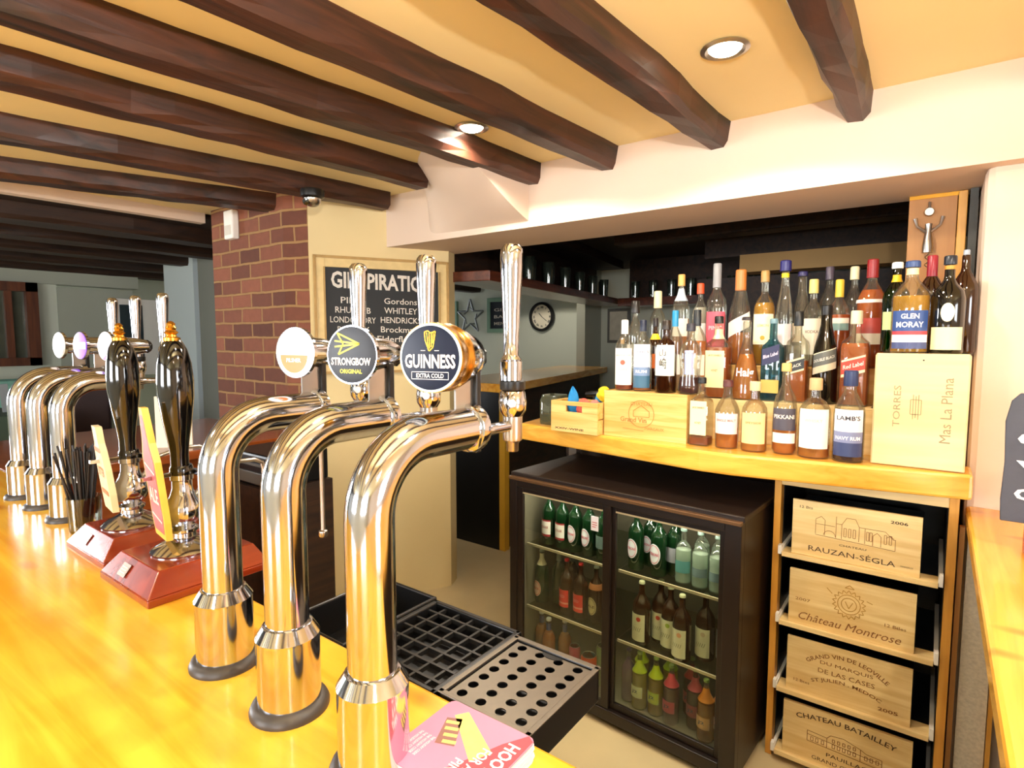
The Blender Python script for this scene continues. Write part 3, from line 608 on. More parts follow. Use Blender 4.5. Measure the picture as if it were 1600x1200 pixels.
bottle(WB, 'stout whisky bottle with large white label and cork, fifth in the front row', (-.293, 1.908, z1), .0435, .238, 'squat', 'clear', '#c8801a', .16, ('#d2ae7c', .15, 1.25), [(.13, .62, '#f8f2e2')], g1, [('WHISKY', .48, .04, '#cfc4ae', .55)])
bottle('rum_bottle', 'rum bottle with white and navy label reading LAMB and NAVY RUM', (-.203, 1.905, z1), .0405, .264, 'jug', 'clear', '#3a1206', .55, ('#24345e', .17, 1.2), [(.07, .22, '#34406a'), (.22, .34, '#8088ac'), (.34, .58, '#f3f1f2')], g1, [("LAMB'S", .49, .05, '#3a3a44', .75), ('NAVY RUM', .27, .04, '#ffffff', .8)])
g2 = 'spirit bottles standing on the long wine crate'; z2 = 1.187
bottle(GB, 'white capped bottle with white label and red round seal, far left on the crate', (-.928, 1.93, z2), .034, .256, 'std', 'clear', '#8a3a10', .1, ('#f4ece4', .20, 1.25), [(.08, .60, '#f8f4ea')], g2, [('BEEFEATER', .50, .025, '#b8a89a', .8), ('GIN', .30, .03, '#c8b8aa', .4)], extra=lambda o, wr, h, r: link('red_seal', disc(wr, h*.40, .009), pmat('#d8604a', .5), o))
bottle(VB, 'bottle with label fading white to blue, second from left on the crate', (-.859, 1.935, z2), .033, .255, 'std', 'clear', '#a8601a', .1, ('#1c2438', .16, 1.2), [(.05, .22, '#3f6a86'), (.22, .34, '#7c94b8'), (.34, .66, '#f0eef4')], g2, [('JAMES', .55, .04, '#9aa0b0', .8), ('RUM', .28, .04, '#ffffff', .6)])
bottle(WB, 'dark whisky bottle with white label bearing two brushed black characters', (-.768, 1.925, z2), .037, .252, 'squat', 'brown', None, .5, ('#2a2018', .13, 1.2), [(.24, .66, '#f8f0da')], g2, extra=lambda o, wr, h, r: link('characters', strokes(B(), [[(0, .052), (0, .030)], [(-.010, .044), (-.010, .030), (.010, .030), (.010, .044)], [(-.010, .012), (-.010, -.004), (-.002, -.004), (-.002, .012)], [(-.006, .018), (-.006, -.004)], [(.0, .016), (.012, .016)], [(.006, .022), (.001, .010)], [(.006, .016), (.012, .010)], [(-.001, .006), (.014, .006)], [(.011, .006), (.011, -.016), (.006, -.012)], [(.001, .001), (.007, .001), (.007, -.006), (.001, -.006), (.001, .001)]], .0024, lambda a, q: wr(a-.006, h*.40+q, .0022)), pmat('#1a1a1a', .5), o))
bottle(WB, 'waisted clear whisky bottle with a dark cap, rightmost on the long crate', (-.683, 1.93, z2), .0385, .240, 'waist', 'clear', '#4a1408', .24, ('#2a2a34', .11, 1.2), None, g2, extra=lambda o, wr, h, r: link('label', B().grid(lambda u, v: wr((u-.5)*.03, h*(.28+.34*v)), 8, 4), mat('etched_lilac', '#a8b0d0', .3, .3), o))
g3 = 'spirit bottles on the middle wine crate'; z3 = 1.165
bottle(WB, 'large square honey whiskey bottle with cream label and black cap, on the middle crate', (-.636, 2.082, z3), .041, .290, 'square', 'clear', '#a85a0c', .62, ('#151515', .09, 1.2), [(.13, .58, '#f3e8b2')], g3, [("JACK DANIEL'S", .52, .03, '#8a7a4a', .7), ('HONEY', .34, .03, '#a8965a', .35)], sq=6, neck=(.72, .84, '#efe2c0'))
bottle(WB, 'flared amber whisky bottle with small black cap, white script across the body', (-.540, 2.082, z3), .047, .285, 'flare', 'clear', '#e09018', .55, ('#241a14', .04, 1.3), None, g3, extra=lambda o, wr, h, r: link('lettering', put_text(B(), 'Haig', lambda a, q: wr(a, h*.32+q), width=.062, height=.038, bold=.03), pmat('#f2ecea', .4), o))
bottle(WB, 'blue-green square whisky bottle with slanted navy label over a gold band', (-.456, 2.090, z3), .0335, .278, 'square', 'bluegreen', None, .5, ('#6a8a94', .06, 1.2), [(.46, .66, '#2a2c52')], g3, [('Blue Label', .56, .045, '#d8d0e4', .85)], sq=6, slant=.35, extra=lambda o, wr, h, r: link('gold_band', B().add([wr(a, h*b, .0016) for a, b in ((-.028, .10), (.028, .10), (.028, .26), (-.028, .26))], [(0, 1, 2, 3)]), pmat('#c8a850', .4, metal=.3), o))
bottle(WB, 'clear square whisky bottle with slanted dark label, left of the black bottle', (-.380, 2.092, z3), .033, .300, 'square', 'clear', '#c06a12', .46, ('#14181a', .16, 1.4), [(.33, .35, '#e8d8a8'), (.35, .46, '#2c2f30'), (.46, .48, '#e8d8a8')], g3, [('BLACK', .405, .035, '#d8d4c4', .7)], sq=6, slant=.35)
bottle(WB, 'glossy black whisky bottle with slanted grey label', (-.299, 2.095, z3), .0375, .318, 'slope', 'dark', None, .5, ('#0c0c0c', .10, 1.1), [(.33, .40, '#c8bca0'), (.40, .53, '#5a5c58'), (.53, .54, '#e0d4b4')], g3, [('DOUBLE BLACK', .46, .03, '#cfccc0', .85)], slant=.30)
bottle(WB, 'square amber whisky bottle with slanted red label, right end of the middle crate', (-.215, 2.092, z3), .040, .298, 'square', 'clear', '#b05c10', .66, ('#ead8b4', .14, 1.3), [(.33, .36, '#f0dfb0'), (.36, .49, '#d8402c'), (.49, .51, '#f0dfb0')], g3, [('Red Label', .43, .045, '#ffd9cc', .85)], sq=6, slant=.30)
g4 = 'spirit bottles in the tall back row'; z4 = 1.28
bottle(GB, 'pink gin bottle with red-pink label and grey neck, left of the back row', (-.684, 2.20, z4), .037, .375, 'tall', 'clear', '#e0707a', .5, ('#8f8f8f', .24, 1.3), [(.14, .52, '#e25868')], g4, [('PINK', .36, .04, '#f6c0c4', .6)])
bottle(WB, 'clear whisky bottle with gold neck and diagonal pale label', (-.598, 2.20, z4), .041, .346, 'slope', 'clear', '#e08a18', .34, ('#c87834', .22, 1.15), [(.34, .50, '#dcd6cc')], g4, slant=.5)
bottle(GB, 'yellow gin bottle with white label and gold neck', (-.517, 2.212, z4), .037, .338, 'squat', 'clear', '#f0b812', .66, ('#b08a50', .12, 1.2), [(.22, .54, '#fbf4c8')], g4, [('LEMON', .42, .03, '#c8b06a', .5)], extra=lambda o, wr, h, r: link('emblem', disc(wr, h*.29, .008), pmat('#c8a020', .5), o))
bottle(VB, 'clear spirit bottle with round navy stopper and yellow band', (-.444, 2.180, z4), .028, .365, 'slope', 'clear', None, .5, ('#1c1a5e', .10, 1.6), [(.2, .4, '#e8dcd8')], g4, neck=(.84, .88, '#e8d020'))
bottle(VB, 'clear spirit bottle with small cap, right of the navy stoppered bottle', (-.405, 2.27, z4), .033, .333, 'slope', 'clear', '#f0e8d0', .4, ('#2e2c5a', .05, 1.2), [(.25, .45, '#f2e2c8')], g4)
bottle(VB, 'clear bottle with creamy label and pale gold cap in the back row', (-.357, 2.20, z4), .034, .297, 'squat', 'clear', '#f0dcb0', .45, ('#d8c878', .16, 1.3), [(.14, .55, '#efe6cc')], g4, [('VODKA', .4, .035, '#8a6a5a', .6)])
bottle(VB, 'clear bottle with dark smoky cap, behind the black whisky bottle', (-.322, 2.285, z4), .034, .345, 'std', 'clear', '#e8e0cc', .4, ('#4a4250', .13, 1.3), [(.2, .5, '#e9e3d6')], g4)
bottle('rum_bottle', 'rum bottle with bright gold cap and teal banded label in the back row', (-.280, 2.205, z4), .036, .292, 'std', 'clear', '#a8500f', .6, ('#d8b83c', .20, 1.2), [(.42, .5, '#88a8a0'), (.5, .56, '#e8dcc8')], g4)
bottle(VB, 'clear spirit bottle with cream wrapped stopper, left of the orange bottle', (-.247, 2.285, z4), .033, .340, 'std', 'clear', '#f2e2b8', .3, ('#e0d8b0', .13, 1.4), [(.2, .45, '#e6d9b8')], g4)
bottle('liqueur_bottle', 'large orange-red liqueur bottle with red cap, right end of the back row', (-.188, 2.20, z4), .042, .351, 'std', 'clear', '#e8780c', .72, ('#8c1c1c', .17, 1.3), [(.22, .32, '#e8dcc0'), (.32, .46, '#b8483c')], g4, neck=(.60, .63, '#f0e8dc'))
g5 = 'spirit bottles at the back left of the crates'
bottle(VB, 'clear bottle with broad black and wooden stopper at back left', (-.945, 2.055, z2), .031, .332, 'std', 'clear', None, .4, ('#1e1a16', .14, 1.7), [(.2, .5, '#d8d2cc')], g5)
bottle(VB, 'clear bottle with cream glass-like stopper at back left', (-.922, 2.215, z4), .032, .285, 'squat', 'clear', None, .4, ('#e2d6a8', .24, 1.5), None, g5)
bottle('liqueur_bottle', 'small dark red bottle with yellow neck band, between pale bottles', (-.850, 2.025, z2), .024, .264, 'std', 'brown', None, .5, ('#1c1210', .12, 1.3), [(.3, .5, '#d8681c')], g5, neck=(.70, .78, '#e8c820'))
bottle(VB, 'tall clear bottle with cork top and pale blue neck at back left', (-.826, 2.215, z4), .033, .345, 'std', 'clear', '#e8a05a', .5, ('#dca65a', .13, 1.35), [(.3, .5, '#f0e4d0')], g5, neck=(.70, .84, '#c8d8e0'))
bottle(VB, 'small clear bottle with bright blue cap', (-.779, 2.035, z2), .027, .290, 'std', 'clear', '#f0d0b0', .45, ('#1f86b4', .20, 1.4), [(.2, .45, '#f2e8dc')], g5)
bottle(VB, 'clear bottle with orange-red cap and milky neck', (-.757, 2.235, z4), .030, .308, 'std', 'clear', '#f6f0e2', .7, ('#e2542c', .13, 1.5), [(.2, .5, '#f4efe4')], g5)
bottle('liqueur_bottle', 'amber bottle with black cap behind the waisted clear bottle', (-.702, 2.045, z2), .0345, .291, 'std', 'clear', '#d07a1c', .62, ('#1c2226', .20, 1.3), [(.2, .45, '#e8d8c0')], g5)
bottle('rum_bottle', 'small amber bottle at the far left end of the crates', (-.995, 2.05, z2), .020, .19, 'squat', 'clear', '#d86a14', .55, ('#c8a070', .12, 1.2), [(.1, .3, '#f2ead8')], g5)
g6 = 'bottles standing on the tall pale wine box'; z6 = 1.336
bottle(WB, 'whisky bottle with blue label reading GLEN MORAY on the pale wine box', (-.072, 1.948, z6), .0455, .254, 'std', 'clear', '#e8b410', .62, ('#2c4474', .07, 1.3), [(.05, .12, '#46507c'), (.12, .20, '#f6f0e6'), (.20, .24, '#b84048'), (.24, .46, '#2c4a86')], g6, [('GLEN', .40, .055, '#ffffff', .45), ('MORAY', .31, .06, '#ffffff', .7)], neck=(.85, .92, '#e2d4a0'))
bottle(WB, 'black whisky bottle with cream label and oval neck label, right end of the wine box', (.010, 1.952, z6), .038, .262, 'tall', 'dark', None, .5, ('#18202c', .09, 1.25), [(.04, .27, '#f0e2ae')], g6, neck=(.86, .90, '#d08828'), extra=lambda o, wr, h, r: link('oval_label', disc(wr, h*.42, .0155, 1.6), pmat('#f2e8c4', .5), o))
bottle('wine_bottle', 'green bottle with white cap and yellow tag behind the blue labelled bottle', (-.112, 2.03, z6), .034, .262, 'std', 'green', '#1f6a2c', .7, ('#f0f0ea', .07, 1.4), [(.25, .45, '#c8d890')], g6, neck=(.78, .86, '#e8b420'))
bottle('wine_bottle', 'dark bottle with deep red neck between the two front bottles', (-.030, 2.035, z6), .034, .275, 'std', 'brown', None, .5, ('#8c1c2c', .22, 1.25), [(.2, .45, '#c0a48a')], g6)
bottle('wine_bottle', 'dark bottle with chrome pourer, hidden behind the box bottles', (.045, 2.04, z6), .032, .285, 'std', 'brown', None, .5, ('#9aa4b0', .14, .8), None, g6)
# ------------------------------------------------------------------ back worktop and the crates on it
WP = [(-1.40, 1.925), (-.60, 1.795), (-.50, 1.795), (.085, 1.893), (.085, 2.022), (.068, 2.022), (.068, 2.40), (-1.46, 2.40)]
t = thing('back_worktop', 'yellow pine back worktop carrying the spirit bottles over fridge and wine rack', 'worktop', (-.6, 2.1, 0))
link('worktop', B().prism(WP, .953, 1.021), M['worktop'], t, .008, True)
o = link('support_post', B().box(-1.385, -1.345, 2.30, 2.34, 0, .953), mat('grey_post', '#6f6458', .6)); tag(o, 'grey wooden post holding up the left end of the back worktop', 'post')
struct('wall_rear_low', B().box(-1.46, -.42, 2.40, 2.42, 0, .952), M['darkwood'])
FX = lambda y: (lambda a, q, d=0: (a, y-.0009-d, q))
def crate(name, label, x0, x1, y0, y1, za, zb, m, loc=None, th=.012, open_top=False, bands=True):
    t = thing(name, label, 'crate', ((x0+x1)/2, (y0+y1)/2, za))
    b = B(); b.box(x0, x1, y0, y0+th, za, zb).box(x0, x1, y1-th, y1, za, zb).box(x0, x0+th, y0+th, y1-th, za, zb).box(x1-th, x1, y0+th, y1-th, za, zb).box(x0+th, x1-th, y0+th, y1-th, za, za+th)
    link('box_body', b, m, t, .0015, True)
    if not open_top: link('lid', B().box(x0-.001, x1+.001, y0-.001, y1+.001, zb-.008, zb), m, t, .0015, True)
    return t
zc = 1.187
t = crate('wine_crate', 'long wooden wine crate with faint burnt stamp at the left of the worktop', -.982, -.672, 1.878, 2.125, 1.021, zc, M['crate_old'])
s = B(); fn = FX(1.877)
def at_(fn, cx, cz): return lambda a, q: fn(a+cx, q+cz)
f_ = at_(fn, -.835, 1.10)
put_text(s, 'CHATEAU', f_, width=.08, height=.011, cy=.045); put_text(s, 'Grand Vin', f_, width=.10, height=.018, bold=.02, cx=-.03, cy=-.012); put_text(s, 'MARGAUX', f_, width=.07, height=.01, cx=.05, cy=-.04)
strokes(s, [circ(0, .01, .048, 20), [(-.07, -.045), (.01, -.05)], [(-.03, .02), (0, .04), (.03, .02), (.03, 0), (-.03, 0), (-.03, .02)]], .0022, f_)
link('burnt_stamp', s, mat('faint_burn', '#b8823e', .8, var=.3, scale=70), t, 0, True)
crate('wine_crate', 'plain wooden wine crate behind the six front row bottles', -.668, -.152, 2.035, 2.135, 1.021, 1.165, M['crate'])
crate('wine_crate', 'tall wooden crate under the left half of the back row bottles', -.99, -.56, 2.145, 2.36, 1.021, 1.28, M['crate_old'])
crate('wine_crate', 'tall wooden crate under the right half of the back row bottles', -.556, -.15, 2.145, 2.36, 1.021, 1.28, M['crate_old'])
t = thing('wine_box', 'tall pale wooden wine box printed TORRES Mas La Plana', 'wine box', (-.037, 1.99, 1.021))
link('box_body', B().box(-.146, .0665, 1.906, 2.075, 1.0215, 1.332), M['palecrate'], t, .003, True)
link('sliding_lid', B().box(-.143, .0635, 1.900, 1.906, 1.024, 1.336), M['palecrate'], t, .002, True)
VT = lambda cx, cz: (lambda a, q: (cx-q, 1.8992, cz+a))
s = B(); put_text(s, 'TORRES', VT(-.090, 1.19), width=.115, height=.0165); put_text(s, 'Mas La Plana', VT(.020, 1.185), width=.175, height=.024)
q = lambda a, z_: (-.047+a, 1.8992, 1.19+z_)
strokes(s, [[(-.012, -.02), (.012, -.02), (.012, .02), (-.012, .02), (-.012, -.02)], [(-.006, -.034), (-.006, .034)], [(0, -.03), (0, .03)], [(.006, -.034), (.006, .034)]], .0018, q)
link('lettering', s, mat('faded_print', '#9a8a68', .8, var=.2, scale=60), t, 0, True)
link('nail_hole', B().lathe([(.002, 0), (.0021, .0008)], (-.035, 1.8998, 1.318), (0, -1, 0), 10), M['black'], t, 0, True)
# small open crate with coloured cloths
t = thing('small_crate', 'small old open wooden crate with hand hole, full of coloured cloths', 'crate', (-1.09, 1.90, 1.021), R(-2))
X0, X1, Y0, Y1, Z1 = -.103, .103, -.055, .055, .118
b = B(); n = 14
hole = [(-.036, .085), (.036, .085), (.033, .098), (-.033, .098)]
# front board with a lens-shaped hand hole
o_ = [(X0, 0), (X1, 0), (X1, Z1), (X0, Z1)]
for (xa, xb, za, zb) in [(X0, X1, 0, .078), (X0, -.036, .078, .102), (.036, X1, .078, .102), (X0, X1, .102, Z1)]: b.box(xa, xb, Y0, Y0+.010, za, zb)
b.box(X0, X1, Y1-.01, Y1, 0, Z1).box(X0, X0+.01, Y0+.01, Y1-.01, 0, Z1).box(X1-.01, X1, Y0+.01, Y1-.01, 0, .055).box(X1-.01, X1, Y0+.01, Y1-.01, .058, Z1).box(X0+.01, X1-.01, Y0+.01, Y1-.01, 0, .01)
link('crate_body', b, M['crate_old'], t, .0015)
s = B(); put_text(s, 'XXIV-WINE', lambda a, q: (a-.02, Y0-.0008, q+.014), width=.13, height=.008, bold=.02); link('lettering', s, M['darkink'], t)
def cloth(label, loc, r, hgt, colr, seed, spike=0):
    rr = random.Random(seed); ph = [rr.uniform(0, 6) for _ in range(6)]
    def f(u, v):
        a = u*2*math.pi; e = v*math.pi; k = 1+.16*math.sin(3*a+ph[0])*math.sin(e)+.10*math.sin(5*a+4*e+ph[1])+.07*math.sin(7*e+ph[2])
        zz = -math.cos(e)*hgt/2*(1+.1*math.sin(4*a+ph[3]))
        sh = 1-spike*v
        return (r*k*math.sin(e)*math.cos(a)*sh, r*k*math.sin(e)*math.sin(a)*.8*sh, zz+hgt/2)
    o = link('cloth', B().grid(f, 28, 16), mat('cloth_'+colr.strip('#'), colr, .7, var=.15, scale=50)); o.location = loc
    return tag(o, label, 'cloth', 'coloured cloths in the small crate')
cloth('bright blue crumpled cloth standing up at the left of the small crate', (-1.125, 1.895, 1.075), .031, .112, '#1683c4', 1, .55)
cloth('coral red cloth in the middle of the small crate', (-1.070, 1.885, 1.085), .030, .062, '#d8604c', 2)
cloth('dusty pink-brown cloth at the right of the small crate', (-1.028, 1.895, 1.085), .025, .06, '#a8746a', 3)
cloth('small sky blue cloth behind the pink-brown cloth', (-1.035, 1.935, 1.095), .018, .075, '#3aa0d0', 4, .3)
cloth('yellow cloth draped between the small crate and the long crate', (-.999, 1.915, 1.14), .026, .055, '#ecc818', 5)
o = link('red_bottle', B().tube([(-.04, 0, .012), (.0, 0, .014), (.05, 0, .03)], [.012, .014, .009], 14), pmat('#b81e24', .3)); o.location = (-1.055, 2.02, 1.105)
tag(o, 'red tube-like bottle lying behind the small crate of cloths', 'bottle')
link('stand', B().box(-.03, .03, -.02, .02, -.083, 0), M['black'], o)
t = thing('soda_gun', 'black handled tap standing behind the small crate', 'tap', (-1.13, 2.08, 1.021))
link('stem', B().lathe([(.02, 0), (.018, .01), (.008, .014), (.008, .12)], seg=20), M['black'], t); link('handle', B().lathe([(.01, -.04), (.013, -.02), (.013, .03), (.008, .04)], (0, 0, .128), (1, 0, .1), 16), M['black'], t)
t = thing('glass_jar', 'murky clear glass jar at the left end of the worktop, beside the small crate', 'jar', (-1.275, 2.00, 1.021))
link('jar_body', B().lathe([(.048, 0), (.05, .01), (.05, .10), (.044, .115), (.044, .122)], seg=28, sq=5), glassy('murky_glass', '#c8cfb8', .15, body='#8a937a', bw=.35), t)
# ------------------------------------------------------------------ under-counter bottle fridge
FR = thing('bottle_fridge', 'dark brown back bar fridge with two sliding glass doors full of bottles', 'fridge', (-1.335, 1.77, 0), R(-3.42))
W_, D_, H_ = .895, .48, .852
b = B(); b.box(0, .022, .03, D_, .02, .85).box(W_-.022, W_, .03, D_, .02, .85).box(.022, W_-.022, D_-.02, D_, .02, .85).box(.022, W_-.022, .03, D_-.02, .02, .05)
link('shell', b, M['fridge'], FR, .002)
link('top', B().box(-.004, W_+.004, .012, D_, .832, H_), M['fridge'], FR, .004)
link('liner', B().box(.022, .03, .05, D_-.03, .05, .832).box(W_-.03, W_-.022, .05, D_-.03, .05, .832).box(.03, W_-.03, D_-.03, D_-.02, .05, .832).box(.03, W_-.03, .05, D_-.03, .05, .056), M['fridgein'], FR)
b = B(); b.box(0, .034, 0, .032, .02, .832).box(W_-.05, W_, 0, .032, .02, .832).box(.034, W_-.05, 0, .032, .80, .832).box(.034, W_-.05, 0, .032, .02, .062)
link('door_surround', b, M['fridge'], FR, .003)
link('top_trim', B().box(.0, W_, -.008, .012, .826, .838), mat('bronze_trim', '#7a5a3c', .35, .6), FR, .002)
link('kick_plate', B().box(.02, W_-.02, .04, .06, 0, .02), M['black'], FR)
def door(u0, u1, v, lab):
    b = B(); f = .030; b.box(u0, u0+f, v, v+.012, .064, .798).box(u1-f, u1, v, v+.012, .064, .798).box(u0+f, u1-f, v, v+.012, .778, .798).box(u0+f, u1-f, v, v+.012, .064, .088)
    d = link('door', b, M['fridge'], FR, .002); d['label'] = lab
    link('glass_pane', B().box(u0+f, u1-f, v+.004, v+.007, .088, .778), M['pane'], d)
    link('edge_strip', B().box(u0+f, u1-f, v-.002, v, .0775*10.02, .782), M['edge'], d)
door(.034, .452, .004, 'left sliding glass door'); door(.436, .855, .018, 'right sliding glass door')
fl = link('added_fridge_lamp', B().box(.10, W_-.10, .040, .052, .822, .831), M['white'], FR)  # added lamp strip, brightens the bottles in an unlit fridge
for k in range(2):
    ld = bpy.data.lights.new('added_fridge_light', 'AREA'); ld.shape = 'RECTANGLE'; ld.size = .32; ld.size_y = .012; ld.energy = 1.6; ld.color = (1, .93, .8)
    lo = bpy.data.objects.new('added_fridge_light', ld); COL.objects.link(lo); lo.parent = FR; lo.location = (.24+.42*k, .046, .818); lo.rotation_euler = (R(14), 0, 0)
st = link('sticker', B().box(.375, .405, .0025, .0038, .70, .752), pmat('#e8e4ea', .5), FR); 
q = B(); strokes(q, [[(.380, .73), (.400, .73)], [(.380, .722), (.400, .722)], [(.380, .714), (.395, .714)]], .003, lambda a, z_: (a, .0022, z_)); link('lettering', q, pmat('#c8606a', .5), st)
for k, z_ in enumerate((.557, .300)):
    for (a, c) in ((.04, .445), (.455, W_-.035)):
        link('shelf', B().box(a, c, .065, D_-.04, z_-.004, z_), [M['pane']], FR); link('shelf_strip', B().box(a, c, .059, .065, z_-.006, z_+.003), M['edge'], FR)
cs, sn = math.cos(R(-3.42)), math.sin(R(-3.42))
def fw(u, v, z_): return (-1.335+u*cs-v*sn, 1.77+u*sn+v*cs, z_+.0005)
FA = R(-12)
def beer(label, u, v, z_, h=.215, r=.0285, glass='greenbeer', lab=None, cap='#2a2a30', group=None, neck=None, text=None, prof='std', liquid=None, fill=.6, name='beer_bottle', extra=None, cat='bottle', capl=.04):
    return bottle(name, label, fw(u, v, z_), r, h, prof, glass, liquid, fill, (cap, capl, 1.15), lab, group, text, neck=neck, extra=extra, face=R(-14), cat=cat)
ga = 'beer bottles on the top shelf behind the left door'
RW = [(.16, .20, '#8c1c24'), (.20, .44, '#d8cfc4'), (.44, .47, '#8c1c24')]
def oval(colr, cz, rr, inner=None, icol='#c05060'):
    def f(o, wr, h, r):
        lo = link('label', disc(wr, h*cz, rr, 1.55, .0014), pmat(colr, .5), o)
        s = B(); strokes(s, [circ(0, 0, rr*.86, 18)], .0016, lambda a, q: wr(a, h*cz+q*1.55, .0024)); put_text(s, inner or 'PERONI', lambda a, q: wr(a, h*cz+q, .0026), width=rr*1.45, height=rr*.45, bold=.03); link('lettering', s, pmat(icol, .5), lo)
    return f
BUD = [('BUDVAR', .33, .05, '#8c3038', .7)]
beer('dark beer bottle with red and white label, leftmost behind the left door top shelf', .105, .12, .557, lab=RW, group=ga, text=BUD)
beer('dark beer bottle with red and white label, second on the left top fridge shelf', .171, .12, .557, lab=RW, group=ga, text=BUD)
beer('beer bottle with oval white label, third on the left top fridge shelf', .232, .12, .557, extra=oval('#d8d8dc', .33, .022), group=ga, cap='#26305e', capl=.08)
beer('beer bottle with oval white label, fourth on the left top fridge shelf', .295, .12, .557, extra=oval('#d8d8dc', .33, .022), group=ga, cap='#26305e', capl=.08)
beer('green beer bottle half hidden by the door post on the left top shelf', .358, .12, .557, lab=[(.2, .42, '#5a6a64')], group=ga)
ga = 'bottles on the middle shelf behind the left door'
beer('green bottle with pale foil neck and round red label, left fridge shelf end', .062, .13, .300, lab=None, extra=oval('#e0b8a4', .28, .021, 'BECK', '#b8442c'), group=ga, neck=(.72, .94, '#c8b890'), cap='#8a8a78')
beer('green bottle with grey foil neck, second on the left middle shelf', .118, .17, .300, group=ga, neck=(.8, .94, '#8a8c80'))
beer('brown bottle behind, third on the left middle shelf', .165, .2, .300, group=ga, glass='brown', neck=(.8, .94, '#6a6c68'))
RL = [(.14, .20, '#e04030'), (.20, .23, '#f0a088'), (.23, .46, '#d8342c')]
beer('brown bottle with bright red label, left of the red labelled pair', .196, .115, .300, glass='brown', lab=RL, cap='#b82a2a', group=ga, text=[('RED', .34, .05, '#f09088', .5)])
beer('brown bottle with bright red label, right of the red labelled pair', .262, .115, .300, glass='brown', lab=RL, cap='#b82a2a', group=ga, text=[('RED', .34, .05, '#f09088', .5)])
beer('dark bottle with pale oval label beside the red labelled pair', .322, .13, .300, glass='brown', extra=oval('#d8c48a', .30, .022, 'ALE', '#6a5030'), cap='#a8a890', group=ga, neck=(.6, .7, '#a8683a'))
ga = 'juices and cans on the bottom shelf behind the left door'
for i, (u, v) in enumerate([(.063, .13), (.121, .10), (.179, .13)]):
    beer(['orange juice bottle at the left end of the bottom fridge shelf', 'orange juice bottle in the middle of three on the bottom fridge shelf', 'orange juice bottle right of three on the bottom fridge shelf'][i], u, v, .056, h=.20, r=.028, prof='squat', glass='clear', liquid='#f08a10', fill=.72, cap='#c8c0b4', capl=.05, group=ga, neck=(.76, .9, '#3c4672'), name='juice_bottle')
def can(label, u, v, z_, r, h, c, g):
    o = link('drinks_can', B().lathe([(r*.85, 0), (r, .006), (r, h-.008), (r*.86, h)], seg=24), pmat(c, .35)); o.location = fw(u, v, z_); tag(o, label, 'can', g)
    link('can_lid', B().lathe([(r*.86, h), (r*.84, h+.002), (r*.78, h-.001)], seg=24), M['satin'], o); s = B(); put_text(s, 'COLA', lambda a, q: ((r+.0008)*math.sin(a/r-.2), -(r+.0008)*math.cos(a/r-.2), h*.5+q), width=r*1.2, height=.016, bold=.03); link('lettering', s, pmat('#f2e4da', .5), o)
can('slim purple-red drinks can beside the orange bottles', .233, .12, .056, .022, .115, '#a83a4a', ga)
can('orange-red drinks can on the bottom fridge shelf by the door post', .305, .11, .056, .031, .108, '#d8481c', ga)
can('green and red can at the right end behind the left door', .352, .14, .056, .028, .15, '#7a8a5a', ga)
ga = 'bottles on the top shelf behind the right door'
beer('green beer bottle with oval label, leftmost behind the right door', .492, .12, .557, extra=oval('#d8d8dc', .36, .0225), group=ga, neck=(.86, .95, '#6a6c70'))
beer('green beer bottle between and behind the two oval labelled ones', .520, .18, .557, extra=oval('#c8c8cc', .38, .02), group=ga)
beer('green beer bottle with oval label, second front bottle behind the right door', .579, .12, .557, extra=oval('#d8d8dc', .36, .0235), group=ga, neck=(.86, .95, '#6a6c70'))
beer('beer bottle with grey label left of the clear glass bottles', .620, .16, .557, lab=[(.22, .46, '#8a8890')], group=ga)
for i, (u, v) in enumerate([(.668, .12), (.726, .12), (.784, .12), (.70, .2), (.76, .2)]):
    bottle('mixer_bottle', ['small clear mixer bottle with teal label, left of three in front', 'small clear mixer bottle, middle of three in front', 'small clear mixer bottle, right of three in front', 'small clear mixer bottle at the back left of the mixers', 'small clear mixer bottle at the back right of the mixers'][i]+' on right shelf', fw(u, v, .557), .027, .185, 'squat', 'clear', '#b8c4b8', .6, ('#7a8c84', .06, 1.15), [(.2, .42, '#4a7a74')] if i == 0 else [(.2, .36, '#5c6c6a')], 'clear mixer bottles behind the right door')
ga = 'cider bottles on the middle shelf behind the right door'
for i, (u, v, c) in enumerate([(.525, .105, '#c03a2a'), (.572, .16, '#c03a2a'), (.622, .13, '#9ab03a'), (.679, .095, '#e0a070'), (.738, .15, '#c8b090'), (.802, .17, '#8a90a0')]):
    L = ['cider bottle with white label and red berries, leftmost on the middle shelf', 'cider bottle half hidden behind the leftmost red berry cider', 'cider bottle with white label and green leaf, third on the middle shelf', 'frontmost cider bottle with white label and peach motif on the middle shelf', 'cider bottle with narrow pale label right of the frontmost one', 'cider bottle with grey label at the right end of the middle shelf'][i]
    def ex(o, wr, h, r, c=c):
        s = B(); link('fruit_motif', disc(wr, h*.42, .008, 1, .002, .010), pmat(c, .5), o)
        s = B(); strokes(s, [[(-.014+.007*k, -.006), (-.010+.007*k, .008)] for k in range(5)]+[[(-.014, -.01), (.012, -.006)]], .0014, lambda a, q: wr(a, h*.25+q, .002)); link('scribble_print', s, pmat('#4a4438', .5), o)
    beer(L, u, v, .300, h=.222, r=.031, glass='brown', lab=[(.06, .50, '#e6e0b8' if i < 5 else '#9098a0')], group=ga, cap='#e6e0b4', extra=ex, name='cider_bottle')
ga = 'flavoured drinks on the bottom shelf behind the right door'
